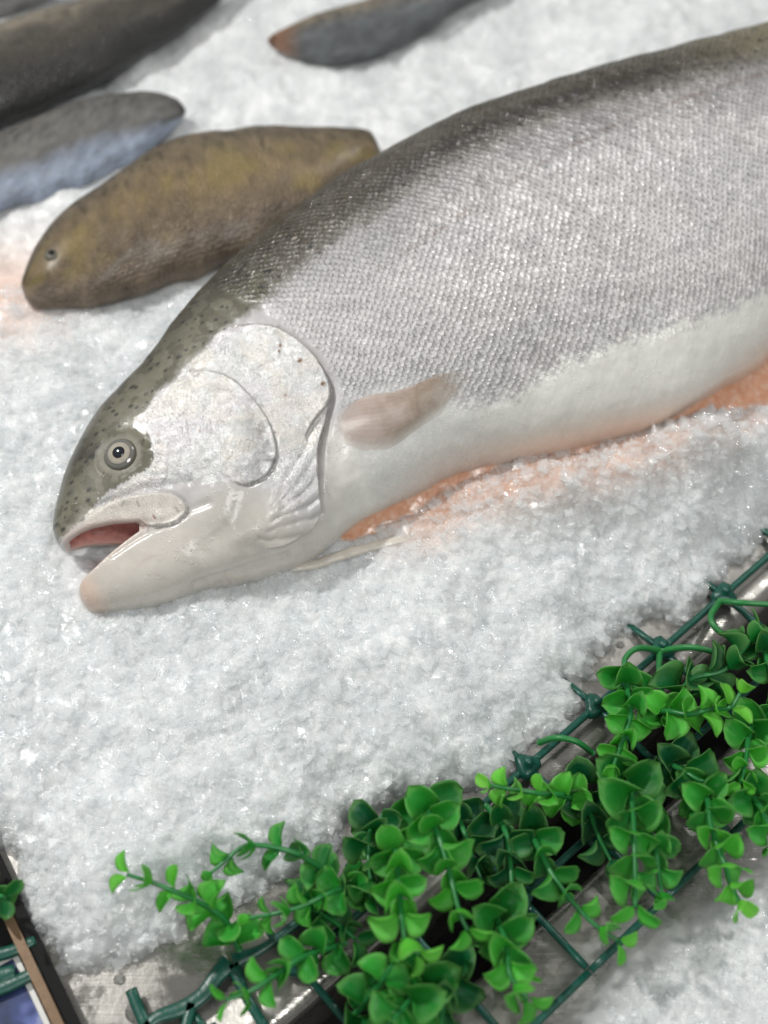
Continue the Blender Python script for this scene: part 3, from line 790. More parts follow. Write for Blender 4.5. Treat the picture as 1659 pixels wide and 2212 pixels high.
def ice_height(X, Y, rough=True):
    x, y = X.ravel(), Y.ravel()
    near = (y < .16)
    wob = (fbm(x * 55, y * 55, 71) - .5) * .012 + (fbm(x * 220, y * 220, 72) - .5) * .005
    d = np.where(near, sdist(x, y, ice_poly), .3) + wob
    z = ZM - .004 + (.004 + .026) * (1 - np.exp(-np.maximum(d, 0) / .024)) + .0035 * sstep(d, 0, .004)
    z = z + .022 * np.minimum(d, 0) / .01
    z = z + (fbm(x * 14, y * 14, 5, 3) - .5) * .012 * sstep(d, 0, .03) + (fbm(x * 45, y * 45, 6, 3) - .5) * .009 * sstep(d, 0, .02)
    # heaped against the opened belly
    u, v, w = to_fish(np.c_[x, y, np.zeros_like(x)])
    bd = seg_dist(x, y, belly_line[:, :2]); outside = v < np.interp(u, np.linspace(-5, 360, 60), to_fish(np.c_[belly_line[:, :2], np.zeros(60)])[1])
    amp = np.interp(u, [-30, 0, 60, 100, 125, 165, 215, 255, 272, 300, 330, 380], [0, 1, 0, 0, 3, 9, 15, 17, 6, 8, 6, 0]) * .001
    off = np.interp(u, [0, 100, 150, 220, 260, 300], [5, 9, 17, 20, 16, 36]) * .001
    bump = np.where(outside, amp * np.exp(-((bd - off) / .014) ** 2), amp * .08 * np.exp(-(bd / .008) ** 2))
    z = z + bump
    # the trout has pressed itself a bed
    ins = (u > -6) & (u < 600) & (v < VT(u) - 3) & (v > np.minimum(VB(u), np.where(u < 90, JB(u), 0)) + 4)
    z = np.where(ins, z - .010 * sstep(np.minimum(VT(u) - v, v - VB(u)), 0, 25), z)
    if rough:
        am = (sstep(d, -.001, .008) * .45 + .55) * .95
        far = 1 - .5 * sstep(y, .2, .5)
        wx = x + (fbm(x * 300, y * 300, 81, 2) - .5) * .003; wy = y + (fbm(x * 300, y * 300, 82, 2) - .5) * .003
        z = z + far * am * (facets(wx, wy, .0090, .5, 11, 1.0, .4) * .20 + facets(wx, wy, .0042, .7, 23, 1.2, .4) * .28 + facets(wx, wy, .0020, .9, 37, 1.2, .4) * .34) - .0018
    clar = .70 * (1 - sstep(d, -.001, .010))
    over = np.where(outside & (bd < .036), sstep(u, 100, 140) * (1 - sstep(bd, .012, .034)), 0)
    clar = np.clip(np.maximum(clar, .35 * over) * (.4 + 1.2 * fbm(x * 150, y * 150, 91)), 0, .9)
    sd = np.hypot(x - stain_c[0], (y - stain_c[1]) * .9)
    peach = np.where(outside & (bd < .06), sstep(u, 95, 140) * (1 - .6 * sstep(u, 225, 250)) * np.exp(-(np.maximum(bd - .012, 0) / .014) ** 2), 0)
    stain = .5 * np.exp(-(sd / .028) ** 2) + .62 * peach * (.6 + .8 * fbm(x * 120, y * 120, 95))
    return z, clar, stain, d

def grow(a, b, s0, s1, n):
    t = np.linspace(0, 1, n); st = s0 + (s1 - s0) * t; c = np.cumsum(st); return a + (b - a) * (c / c[-1])
xs = np.r_[-.62 + .0 * 0, grow(-.62, -.185, .006, .0011, 150), np.arange(-.184, .186, .00058), grow(.186, .70, .0011, .006, 170)]
ys = np.r_[np.arange(-.235, .10, .00058), grow(.10, .33, .0007, .0018, 190), grow(.33, 1.5, .002, .02, 130)]
X, Y = np.meshgrid(xs, ys, indexing='ij')
z, clar, stain, d = ice_height(X, Y)
keep = (d > -.006).reshape(X.shape)
V = np.c_[X.ravel(), Y.ravel(), z]
Fq = grid_faces(len(xs), len(ys))
kf = keep.ravel()[Fq].any(1); Fq = Fq[kf]
used = np.unique(Fq); remap = np.full(len(V), -1, np.int64); remap[used] = np.arange(len(used))
ice = mesh_obj('crushed_ice', V[used], remap[Fq], M['ice'], attrs=dict(clarity=clar[used], stain=np.clip(stain[used], 0, 1)))
tag(ice, 'broad bed of wet white crushed ice under all the fish', 'crushed ice', kind='structure')

# second tray's ice, lower right
ice2_px = [(1090,2330),(1130,2230),(1195,2110),(1270,2030),(1340,1985),(1420,1940),(1500,1880),(1590,1805),(1659,1745),(1800,1640),(2000,1500)]
p2 = at(ice2_px, -.024)[:, :2]
poly2 = np.vstack([p2, [(.6, -.2), (.6, -.5), (0, -.5)]])
xs2 = np.arange(.03, .24, .0006); ys2 = np.arange(-.262, -.08, .0006)
X, Y = np.meshgrid(xs2, ys2, indexing='ij'); x, y = X.ravel(), Y.ravel()
d2 = sdist(x, y, poly2) + (fbm(x * 60, y * 60, 171) - .5) * .010
am = .12 + .88 * sstep(d2, .012, .034)
z2 = -.0275 + .012 * (1 - np.exp(-np.maximum(d2, 0) / .020)) + .002 * sstep(d2, 0, .004) + .02 * np.minimum(d2, 0) / .01 + (fbm(x * 30, y * 30, 8) - .5) * .004
z2 += am * (facets(x, y, .0090, .5, 111, 1.0, .4) * .26 + facets(x, y, .0042, .7, 123, 1.2, .4) * .38 + facets(x, y, .0020, .9, 137, 1.2, .4) * .5 - .0025)
clar2 = np.clip(.85 * (1 - sstep(d2, .008, .032)) * (.6 + .8 * fbm(x * 90, y * 90, 191)), 0, .9)
Fq = grid_faces(len(xs2), len(ys2)); Fq = Fq[(d2 > -.005)[Fq].any(1)]
used = np.unique(Fq); remap = np.full(len(x), -1, np.int64); remap[used] = np.arange(len(used))
ice2 = mesh_obj('crushed_ice', np.c_[x, y, z2][used], remap[Fq], M['ice'], attrs=dict(clarity=clar2[used], stain=np.zeros(len(used))))
tag(ice2, 'half-melted glassy crushed ice in the neighbouring tray beyond the leaves', 'crushed ice', kind='structure')

# loose clear flakes over the ice
def flakes(name, label, n, area, zf, smin_, smax_, seed):
    r = np.random.default_rng(seed); k = 5
    P = area(r, n); n = len(P)
    sc = smin_ * (smax_ / smin_) ** (r.random(n) ** 2.0)
    an = (np.arange(k)[None] + r.uniform(-.38, .38, (n, k))) * 2 * np.pi / k; rad = r.uniform(.55, 1.15, (n, k))
    el = r.uniform(.42, 1.0, n)[:, None]; th = r.uniform(.10, .30, n)[:, None]
    X = np.cos(an) * rad; Y = np.sin(an) * rad * el
    tp = np.stack([X, Y, th + r.normal(0, .10, (n, k))], -1); bt = np.stack([X * r.uniform(.7, 1.05, (n, k)), Y * r.uniform(.7, 1.05, (n, k)), -th + r.normal(0, .06, (n, k))], -1)
    V = np.concatenate([tp, bt], 1) * sc[:, None, None]
    a = r.random(n) * 2 * np.pi; t = r.normal(0, .23, n); ca, sa, ct, st = [q[:, None] for q in (np.cos(a), np.sin(a), np.cos(t), np.sin(t))]
    y2 = V[..., 1] * ct - V[..., 2] * st; z2 = V[..., 1] * st + V[..., 2] * ct
    x3 = V[..., 0] * ca - y2 * sa; y3 = V[..., 0] * sa + y2 * ca
    W = np.stack([x3 + P[:, :1], y3 + P[:, 1:2], z2 + zf(P[:, 0], P[:, 1])[:, None]], -1).reshape(-1, 3)
    T = [[0, i, i + 1] for i in range(1, k - 1)] + [[k, k + i + 1, k + i] for i in range(1, k - 1)]
    for i in range(k): j = (i + 1) % k; T += [[i, k + i, k + j], [i, k + j, j]]
    F = (np.arange(n) * 2 * k)[:, None, None] + np.array(T)[None]
    o = mesh_obj(name, W, F.reshape(-1, 3), M['flake'], smooth=False)
    return tag(o, label, 'ice flakes', kind='stuff')
def area_main(r, n):
    P = np.c_[r.uniform(-.18, .19, n), r.uniform(-.22, .12, n)]
    z, c, s, d = ice_height(P[:, 0], P[:, 1], False)
    u, v, w = to_fish(np.c_[P, np.zeros(len(P))])
    ok = ((d > .002) | ((d > -.016) & (r.random(len(P)) < .05))) & ~((u > -8) & (v < VT(u) + 2) & (v > np.minimum(VB(u), np.where(u < 90, JB(u), 0)) - 2))
    return P[ok]
flakes('ice_flakes', 'loose clear ice flakes strewn over the main bed of ice', 78000, area_main, lambda x, y: ice_height(x, y, True)[0] + .0002, .0006, .0046, 5)
def area_two(r, n):
    P = np.c_[r.uniform(.05, .2, n), r.uniform(-.25, -.1, n)]
    return P[sdist(P[:, 0], P[:, 1], poly2) > .02]
def z_two(x, y):
    d = sdist(x, y, poly2); return -.0275 + .012 * (1 - np.exp(-d / .02)) + .0025
flakes('ice_flakes', 'loose clear ice flakes on the neighbouring tray, lower right', 9000, area_two, z_two, .0006, .0030, 6)

# ------------------------------------------------------------------ steel trays and the dark gap between them
ra, rb = at([(1235, 1677), (1659, 1305)], ZM)
ER = rb - ra; ER[2] = 0; ER /= np.linalg.norm(ER); EN = np.array([ER[1], -ER[0], 0])     # EN points to the viewer, lower right
def strip(profile, s0, s1, org, n=60):
    s = np.linspace(s0, s1, n)
    V = org[None, None] * [1, 1, 0] + s[:, None, None] * ER + np.array([p[0] for p in profile])[None, :, None] * EN
    V[..., 2] = np.array([p[1] for p in profile])[None]
    return V.reshape(-1, 3), grid_faces(n, len(profile))
def lip(r, z, n=8): return [(-r + r * math.sin(t), z - r + r * math.cos(t)) for t in np.linspace(0, math.pi / 2, n)]
prof = [(-.40, ZM), (-.2, ZM), (-.1, ZM), (-.03, ZM), (-.012, ZM), (-.0105, ZM + .0006), (-.008, ZM + .0006)] + [(a + .0, b + .0006) for a, b in lip(.006, ZM)] + [(0, -.05), (0, -.09)]
Vs, Fs = strip(prof, -.6, .6, ra)
tag(mesh_obj('steel_tray', Vs, Fs[:, ::-1], M['steel'], origin=ra), 'brushed steel tray with a rolled rim carrying the main ice bed', 'tray')
rc, rd = at([(977, 2161), (1302, 1859)], -.026)
gap = float((rc - ra) @ EN)
prof2 = [(0, -.09), (0, -.05)] + [(-a, b) for a, b in lip(.005, -.026)][::-1] + [(.03, -.026), (.06, -.028), (.4, -.028)]
Vs, Fs = strip(prof2, -.6, .6, ra + EN * gap)
tag(mesh_obj('steel_tray', Vs, Fs[:, ::-1], M['steel'], origin=ra + EN * gap), 'steel tray of the neighbouring ice, lower right beyond the black gap', 'tray')
Vs, Fs = strip([(-.02, -.088), (gap + .02, -.088)], -.6, .6, ra)
tag(mesh_obj('counter_floor', Vs, Fs[:, ::-1], M['dark']), 'black counter floor deep in the gap between the trays', 'floor', kind='structure')

# water on the steel
def drop(p, r, h):
    V = []; F = []; k = 16; n = 5
    V.append((p[0], p[1], p[2] + h))
    for i in range(1, n + 1):
        a = i / n * math.pi / 2
        for q in range(k): V.append((p[0] + r * math.sin(a) * math.cos(2 * math.pi * q / k), p[1] + r * math.sin(a) * math.sin(2 * math.pi * q / k), p[2] + h * math.cos(a)))
    F = [[0, 1 + q, 1 + (q + 1) % k] for q in range(k)]
    for i in range(n - 1): F += [[1 + i * k + q, 1 + (i + 1) * k + q, 1 + (i + 1) * k + (q + 1) % k, 1 + i * k + (q + 1) % k] for q in range(k)]
    return np.array(V), F
mw = NT('clear_water'); mw.P(Base_Color=(1, 1, 1, 1), Roughness=.02, Transmission_Weight=1.0, IOR=1.33)
drops = [((1340,1392), 1.9, 'single round water drop on the steel beside the upper leaf sprig'), ((295,2185), 4.2, 'large shiny water drop on the steel near the lattice arm, bottom left'),
         ((258,2115), 2.2, 'small water drop on the steel just below the ice edge, bottom left'), ((1500,1352), 1.6, 'water drop on the steel rim under the curled green stem')]
for px, r, lb in drops:
    p = at([px], ZM + .0001)[0]; V, F = drop(p, r / 1000, r * .45 / 1000)
    tag(mesh_obj('water_drop', V, F, mw.m, origin=p), lb, 'water drop', 'water drops on the steel')

# ------------------------------------------------------------------ picture board at the lower left
fo = at([(22, 1990), (126, 2212)], -.009)
fdir = fo[1] - fo[0]; fdir[2] = 0; fdir /= np.linalg.norm(fdir); fn = np.array([fdir[1], -fdir[0], 0])
if fn[0] > 0: fn = -fn                                         # to the left
board = empty('picture_board', fo[0], 'framed blue picture board leaning beside the tray, bottom left', 'picture')
def boxd(o, a, b, c, x0, x1, y0, y1, z0, z1):
    V = [o + a * x + b * y + c * z_ for x in (x0, x1) for y in (y0, y1) for z_ in (z0, z1)]
    return V, [[0, 1, 3, 2], [4, 6, 7, 5], [0, 4, 5, 1], [2, 3, 7, 6], [0, 2, 6, 4], [1, 5, 7, 3]]
Z = np.array([0, 0, 1.0])
mb = MB(); mb.add(*boxd(fo[0], fdir, fn, Z, -.09, .12, -.0018, .0018, -.01, .0015)); mb.build('frame', M['bronze'], board, smooth=False)
mb = MB(); mb.add(*boxd(fo[0], fdir, fn, Z, -.09, .12, -.0062, -.0020, -.03, -.0015)); mb.build('gap_shade_strip', M['dark'], board, smooth=False)  # solid black strip stands in for the shade of the gap beside the frame
mb = MB(); mb.add(*boxd(fo[0], fdir, fn, Z, -.09, .12, .0022, .15, -.012, -.006)); mb.build('backing', M['dark'], board, smooth=False)
mb = MB(); mb.add(*boxd(fo[0], fdir, fn, Z, .0085, .12, .0028, .12, -.0058, -.0045)); card = mb.build('card', M['white'], board, smooth=False)
mp_ = NT('blue_picture_print'); p = mp_.pos(); n = mp_.noise(p, 75, 2, .4)
mp_.P(Base_Color=mp_.ramp(n, [(.36, (.012, .022, .055)), (.48, (.035, .055, .17)), (.56, (.12, .16, .40)), (.66, (.50, .54, .66))]), Roughness=.25)
mb = MB(); mb.add(*boxd(fo[0], fdir, fn, Z, .0115, .12, .0048, .12, -.0044, -.0040)); pr = mb.build('print', mp_.m, board, smooth=False)
pr.parent = card; pr.location = (0, 0, 0)

# ------------------------------------------------------------------ green lattice of the plastic plant mat
ZL = ZM + .0045
lat = empty('plant_mat', at([(1287, 1528)], ZL)[0], 'dark green plastic lattice mat lying across the tray rims under the sprigs', 'plant mat')
L0, L1 = at([(1287, 1528), (1428, 1405)], ZL)
EA = L1 - L0; SP = np.linalg.norm(EA); EA /= SP
EB = np.array([EA[1], -EA[0], 0])
def bar(a, b, w=.0027, h=.0022, z=0):
    a, b = np.array(a, float), np.array(b, float); d = b - a; L = np.linalg.norm(d); d /= L
    s = np.array([d[1], -d[0], 0]); V = []
    ring = [(-w / 2, 0), (-w / 2, h * .7), (-w / 2 * .7, h), (w / 2 * .7, h), (w / 2, h * .7), (w / 2, 0)]
    n = max(2, int(L / .006))
    for i in range(n + 1):
        q = a + d * L * i / n
        for r_, z_ in ring: V.append(q + s * r_ + Z * (z_ + z))
    F = [list(f) for f in grid_faces(n + 1, 6, True)] + [[0, 1, 2, 3, 4, 5], [n * 6 + k for k in range(6)][::-1]]
    return V, F
rowgap = SP * .92
nodes = {}
for i in range(-6, 5):
    for j in range(0, 3): nodes[(i, j)] = L0 + EA * SP * i + EB * rowgap * j
def strut(a, b): MB().add(*bar(a, b)).build('strut', M['lattice'], lat)
for j in range(0, 3):
    for i in range(-6, 4):
        if (j == 0 and i < -4) or (j == 2 and i > 1): continue
        strut(nodes[(i, j)] + EA * .0004, nodes[(i + 1, j)] - EA * .0004)
for i in range(-5, 5):
    strut(nodes[(i, 0)] - EB * .018 - Z * .0038, nodes[(i, 0)] - EB * .0016)
    for j in range(0, 2): strut(nodes[(i, j)] + EB * .0016, nodes[(i, j + 1)] - EB * .0016)
for (i, j), p in nodes.items():
    if j > 1 or i < -5: continue
    k = 12; V = []; F = []
    prof_ = [(.0050, 0), (.0047, .0026), (.0036, .0034), (.0020, .0036), (.0019, .0062), (.0012, .0070), (0.0001, .0072)]
    for r_, z_ in prof_:
        for q in range(k):
            a = 2 * math.pi * q / k; rr = r_ * (1 + .22 * math.cos(3 * a + i)) if z_ < .0036 else r_
            V.append(p + np.array([rr * math.cos(a), rr * math.sin(a), z_]))
    F = [list(f)[::-1] for f in grid_faces(len(prof_), k, True)]
    MB().add(V, F).build('node', M['lattice'], lat)
# broken arms of the lattice at the lower left
def flat_arm(px, w, z0):
    c = catmull(at(px, z0), 6); V = []; n = len(c)
    t = np.gradient(c, axis=0); t /= np.linalg.norm(t, axis=1)[:, None]
    ww = np.interp(np.linspace(0, 1, n), np.linspace(0, 1, len(w)), w)
    for p, d, w_ in zip(c, t, ww):
        s = np.array([d[1], -d[0], 0])
        for r_, z_ in [(-.5, 0), (-.5, .0017), (-.35, .0023), (.35, .0023), (.5, .0017), (.5, 0)]: V.append(p + s * r_ * w_ + Z * z_)
    return V, [list(f) for f in grid_faces(n, 6, True)] + [[0, 1, 2, 3, 4, 5], [(n - 1) * 6 + k for k in range(6)][::-1]]
for px, w in [([(497,2080),(470,2110),(440,2150),(395,2180),(340,2200),(310,2230)], [.0075, .006, .0055, .0055, .0045, .004]), ([(284,2140),(300,2180),(322,2230)], [.0042, .0042, .0045]),
              ([(505,2085),(530,2150),(575,2225)], [.005, .0036, .0036]), ([(415,2170),(400,2230)], [.004, .004]),
              ([(505,2080),(570,2050),(650,1990),(760,1905)], [.006, .0034, .0034, .0034])]:
    MB().add(*flat_arm(px, w, ZM + .004)).build('arm', M['lattice'], lat)
for px, w in [([(-40,2075),(30,2055),(78,2033)], [.0045, .0045, .0035]), ([(-60,2160),(20,2130),(88,2098)], [.005, .005, .004]), ([(-60,2125),(0,2110),(34,2100)], [.006, .006, .005])]:
    MB().add(*flat_arm(px, w, -.012)).build('arm', M['lattice'], lat)
for px, zz in [([(1428,1405),(1490,1398),(1540,1408),(1590,1430)], [-12, -4, -3, -8]), ([(1428,1405),(1380,1400),(1352,1420),(1348,1450)], [-12, -6, -5, -4]), ([(1555,1298),(1600,1302),(1670,1306)], [-12, -7, -6]),
               ([(1555,1298),(1535,1335),(1560,1368),(1605,1374)], [-12, -6, -6, -9]), ([(1165,1604),(1200,1594),(1245,1602),(1282,1628)], [-12, -4, -3, -8]), ([(1425,1410),(1424,1450),(1430,1500)], [-12, -7, -12]),
               ([(935,1712),(965,1706),(995,1722)], [-8, -4, -8])]:
    P = catmull(at(px, np.array(zz) / 1000), 6); V, F = tube(P, np.linspace(.0014, .0011, len(P)), 8)
    MB().add(V, F).build('tendril', M['stem'], lat)

# ------------------------------------------------------------------ plastic sprigs
def leaf_mesh(name, cup, wide, fold, seed):
    r = np.random.default_rng(seed); n, m_ = 13, 9
    V = []; UV = []
    for layer in (0, 1):
        for i in range(n):
            t = i / (n - 1)
            hw = .5 * wide * math.sqrt(max(0, 1 - abs((t - .5) / .5) ** 2.8)) if 0 < t < 1 else .012
            if t > .9: hw *= 1 - .15 * (t - .9) / .1
            for j in range(m_):
                s = (j / (m_ - 1)) * 2 - 1
                x = t + .02 * math.sin(5 * s + seed); y = s * hw
                z = cup * (s * s * hw * hw * 3.2) - cup * .55 * (t - .35) ** 2 * 1.2 + .02 * math.sin(7 * t + seed) * s + fold * max(0, t - .7) ** 2 * 3
                e = 1 - (1 - abs(s)) * (1 if t < .9 else .6)
                V.append((x, y, z - layer * .028)); UV.append((t, s, max(abs(s), t if t > .8 else 0)))
    F = grid_faces(n, m_); o = n * m_
    rim = [k for k in range(m_)] + [i * m_ + m_ - 1 for i in range(1, n)] + [(n - 1) * m_ + k for k in range(m_ - 2, -1, -1)] + [i * m_ for i in range(n - 2, 0, -1)]
    R = np.array([[a, b, b + o, a + o] for a, b in zip(rim, rim[1:] + rim[:1])])
    me_o = mesh_obj(name, V, np.vstack([F[:, ::-1][:, ::-1], F[:, ::-1] + o, R]), M['leaf'], attrs=dict(uvl=np.array(UV)))
    me = me_o.data; bpy.data.objects.remove(me_o); return me
LEAF = [leaf_mesh('leaf', c, w, f, s) for c, w, f, s in ((.45, .92, 0, 1), (.7, .98, -.2, 2), (.3, .88, .1, 3), (.85, .96, 0, 4), (.55, 1.05, -.1, 5), (.3, .68, 0, 6))]
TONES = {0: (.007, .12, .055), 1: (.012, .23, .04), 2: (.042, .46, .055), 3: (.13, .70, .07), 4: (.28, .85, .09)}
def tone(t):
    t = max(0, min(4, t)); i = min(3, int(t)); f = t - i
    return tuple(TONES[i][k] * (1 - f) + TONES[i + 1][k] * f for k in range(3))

def sprig(px, zz, npairs, size, tones, label, seed, start=.12, terminal=True, droop=0.0):
    r = random.Random(seed)
    zz = np.interp(np.linspace(0, 1, len(px)), np.linspace(0, 1, len(zz)), zz) / 1000
    P = catmull(at(px, zz), 8)
    L = np.r_[0, np.cumsum(np.linalg.norm(np.diff(P, axis=0), axis=1))]; L /= L[-1]
    root = empty('plastic_sprig', P[0], label, 'artificial plant', 'green plastic sprigs on the lattice mat')
    V, F = tube(P, np.linspace(.00125, .0007, len(P)), 8)
    MB().add(V, F).build('stem', M['stem'], root)
    tang = np.gradient(P, axis=0); tang /= np.linalg.norm(tang, axis=1)[:, None]
    ph0 = r.random() * math.pi; npairs = int(npairs * 1.35 + .5)
    for k in range(npairs):
        f = start + (1 - start) * (k + .5 * (not terminal)) / max(1, npairs - (1 if terminal else 0))
        f = min(1, f)
        i = int(np.argmin(abs(L - f))); p = Vector(P[i]); t = Vector(tang[i])
        a = t.cross(Vector((0, 0, 1)));  a = a.normalized() if a.length > .1 else Vector((1, 0, 0)); b = a.cross(t).normalized()
        ph = ph0 + k * math.pi / 2 + r.uniform(-.25, .25)
        sz = size * .72 * (1.10 - .38 * f) * r.uniform(.88, 1.1)
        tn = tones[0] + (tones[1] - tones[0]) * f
        for s in (0, 1):
            q = ph + s * math.pi + r.uniform(-.15, .15)
            o = (a * math.cos(q) + b * math.sin(q)).normalized()
            fw = r.uniform(.15, .5) if f < .95 else r.uniform(.5, .9)
            ax = (o + t * fw).normalized()
            nn = (t - ax * t.dot(ax)).normalized()
            nn = (nn + Vector((0, -.15, .6)) - ax * Vector((0, -.15, .6)).dot(ax)).normalized()
            side = nn.cross(ax).normalized()
            ss = sz * r.uniform(.9, 1.08)
            Mx = Matrix((( ax.x, side.x, nn.x), (ax.y, side.y, nn.y), (ax.z, side.z, nn.z))).to_4x4()
            lf = bpy.data.objects.new('leaf', LEAF[r.randrange(5) if f < .93 else r.choice((2, 5, 0))]); C.objects.link(lf)
            lf.parent = root
            lf.matrix_local = Matrix.Translation(p - root.location + o * .0008) @ Mx @ Matrix.Diagonal((ss, ss, ss, 1))
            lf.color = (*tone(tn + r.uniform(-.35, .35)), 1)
    return root

S = [
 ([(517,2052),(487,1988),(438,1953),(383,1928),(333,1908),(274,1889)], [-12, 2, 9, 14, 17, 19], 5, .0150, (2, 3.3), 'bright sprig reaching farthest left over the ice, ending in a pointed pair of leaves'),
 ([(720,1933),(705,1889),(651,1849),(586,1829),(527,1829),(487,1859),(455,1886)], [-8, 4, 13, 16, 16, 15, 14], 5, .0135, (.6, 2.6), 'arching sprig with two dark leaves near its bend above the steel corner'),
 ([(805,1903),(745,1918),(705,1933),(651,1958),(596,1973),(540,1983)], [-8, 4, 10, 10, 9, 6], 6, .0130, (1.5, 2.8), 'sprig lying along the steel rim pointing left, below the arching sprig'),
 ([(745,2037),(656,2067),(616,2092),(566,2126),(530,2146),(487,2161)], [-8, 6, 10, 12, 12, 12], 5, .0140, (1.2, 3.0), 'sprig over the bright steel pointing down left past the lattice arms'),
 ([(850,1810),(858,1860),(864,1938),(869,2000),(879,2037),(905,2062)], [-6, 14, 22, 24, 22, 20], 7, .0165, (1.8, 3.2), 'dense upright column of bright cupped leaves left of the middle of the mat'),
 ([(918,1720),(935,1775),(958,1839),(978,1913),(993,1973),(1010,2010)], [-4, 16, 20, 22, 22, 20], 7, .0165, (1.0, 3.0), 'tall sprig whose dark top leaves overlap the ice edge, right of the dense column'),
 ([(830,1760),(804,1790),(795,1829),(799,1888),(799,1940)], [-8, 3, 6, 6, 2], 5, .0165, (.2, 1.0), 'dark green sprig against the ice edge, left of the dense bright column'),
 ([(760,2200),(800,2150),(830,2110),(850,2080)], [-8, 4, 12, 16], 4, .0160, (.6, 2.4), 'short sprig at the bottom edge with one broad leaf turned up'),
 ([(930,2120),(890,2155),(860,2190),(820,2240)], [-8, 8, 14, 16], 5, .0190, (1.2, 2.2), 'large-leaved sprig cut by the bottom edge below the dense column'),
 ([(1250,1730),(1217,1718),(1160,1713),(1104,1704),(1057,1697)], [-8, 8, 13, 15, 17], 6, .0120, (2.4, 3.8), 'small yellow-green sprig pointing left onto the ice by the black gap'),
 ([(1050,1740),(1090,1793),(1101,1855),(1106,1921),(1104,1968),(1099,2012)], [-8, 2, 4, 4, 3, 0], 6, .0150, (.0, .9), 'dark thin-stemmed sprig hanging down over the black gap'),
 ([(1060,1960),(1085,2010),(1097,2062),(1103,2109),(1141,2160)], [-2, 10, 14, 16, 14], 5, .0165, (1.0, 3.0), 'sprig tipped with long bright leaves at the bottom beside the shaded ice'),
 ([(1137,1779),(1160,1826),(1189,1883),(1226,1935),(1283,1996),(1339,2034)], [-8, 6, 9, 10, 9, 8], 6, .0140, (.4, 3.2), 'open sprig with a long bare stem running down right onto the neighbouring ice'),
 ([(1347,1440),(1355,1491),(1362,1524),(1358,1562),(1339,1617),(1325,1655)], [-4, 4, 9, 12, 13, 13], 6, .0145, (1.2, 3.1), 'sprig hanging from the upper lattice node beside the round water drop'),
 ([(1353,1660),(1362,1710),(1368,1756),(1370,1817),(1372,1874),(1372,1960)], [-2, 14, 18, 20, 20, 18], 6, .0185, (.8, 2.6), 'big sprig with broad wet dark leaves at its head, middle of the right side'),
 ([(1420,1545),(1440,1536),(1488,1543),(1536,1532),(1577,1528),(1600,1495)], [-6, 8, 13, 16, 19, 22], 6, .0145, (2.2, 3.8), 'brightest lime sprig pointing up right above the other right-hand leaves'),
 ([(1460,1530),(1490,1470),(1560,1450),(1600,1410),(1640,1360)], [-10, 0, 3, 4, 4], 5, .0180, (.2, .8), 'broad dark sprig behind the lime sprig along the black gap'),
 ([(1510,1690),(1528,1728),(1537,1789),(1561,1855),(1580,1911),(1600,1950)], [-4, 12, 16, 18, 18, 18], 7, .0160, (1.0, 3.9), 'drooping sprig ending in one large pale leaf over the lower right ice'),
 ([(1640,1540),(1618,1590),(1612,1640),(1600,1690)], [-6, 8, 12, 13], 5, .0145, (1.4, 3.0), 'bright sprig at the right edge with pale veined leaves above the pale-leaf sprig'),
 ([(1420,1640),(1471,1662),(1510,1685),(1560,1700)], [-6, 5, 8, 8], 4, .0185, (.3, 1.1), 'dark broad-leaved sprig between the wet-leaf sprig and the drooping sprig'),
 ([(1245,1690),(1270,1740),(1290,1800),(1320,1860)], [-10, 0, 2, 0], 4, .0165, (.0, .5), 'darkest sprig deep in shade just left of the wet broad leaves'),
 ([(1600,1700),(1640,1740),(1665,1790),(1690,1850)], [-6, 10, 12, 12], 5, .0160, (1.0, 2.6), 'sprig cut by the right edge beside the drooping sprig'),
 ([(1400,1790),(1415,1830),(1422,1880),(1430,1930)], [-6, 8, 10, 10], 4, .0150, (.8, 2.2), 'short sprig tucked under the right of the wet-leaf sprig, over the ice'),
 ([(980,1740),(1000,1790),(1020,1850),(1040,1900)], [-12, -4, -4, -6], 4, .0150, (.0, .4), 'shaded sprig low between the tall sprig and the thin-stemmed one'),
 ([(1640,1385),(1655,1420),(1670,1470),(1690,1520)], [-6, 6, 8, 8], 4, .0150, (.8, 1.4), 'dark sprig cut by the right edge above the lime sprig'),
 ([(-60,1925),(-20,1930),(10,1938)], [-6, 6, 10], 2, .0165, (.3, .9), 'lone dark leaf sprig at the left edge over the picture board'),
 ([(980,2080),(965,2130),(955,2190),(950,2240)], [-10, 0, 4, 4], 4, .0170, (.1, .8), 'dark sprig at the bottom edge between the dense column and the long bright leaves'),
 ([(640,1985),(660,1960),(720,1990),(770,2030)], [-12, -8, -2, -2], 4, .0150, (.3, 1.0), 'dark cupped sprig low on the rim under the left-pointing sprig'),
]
for i, s in enumerate(S): sprig(*s, seed=100 + i)

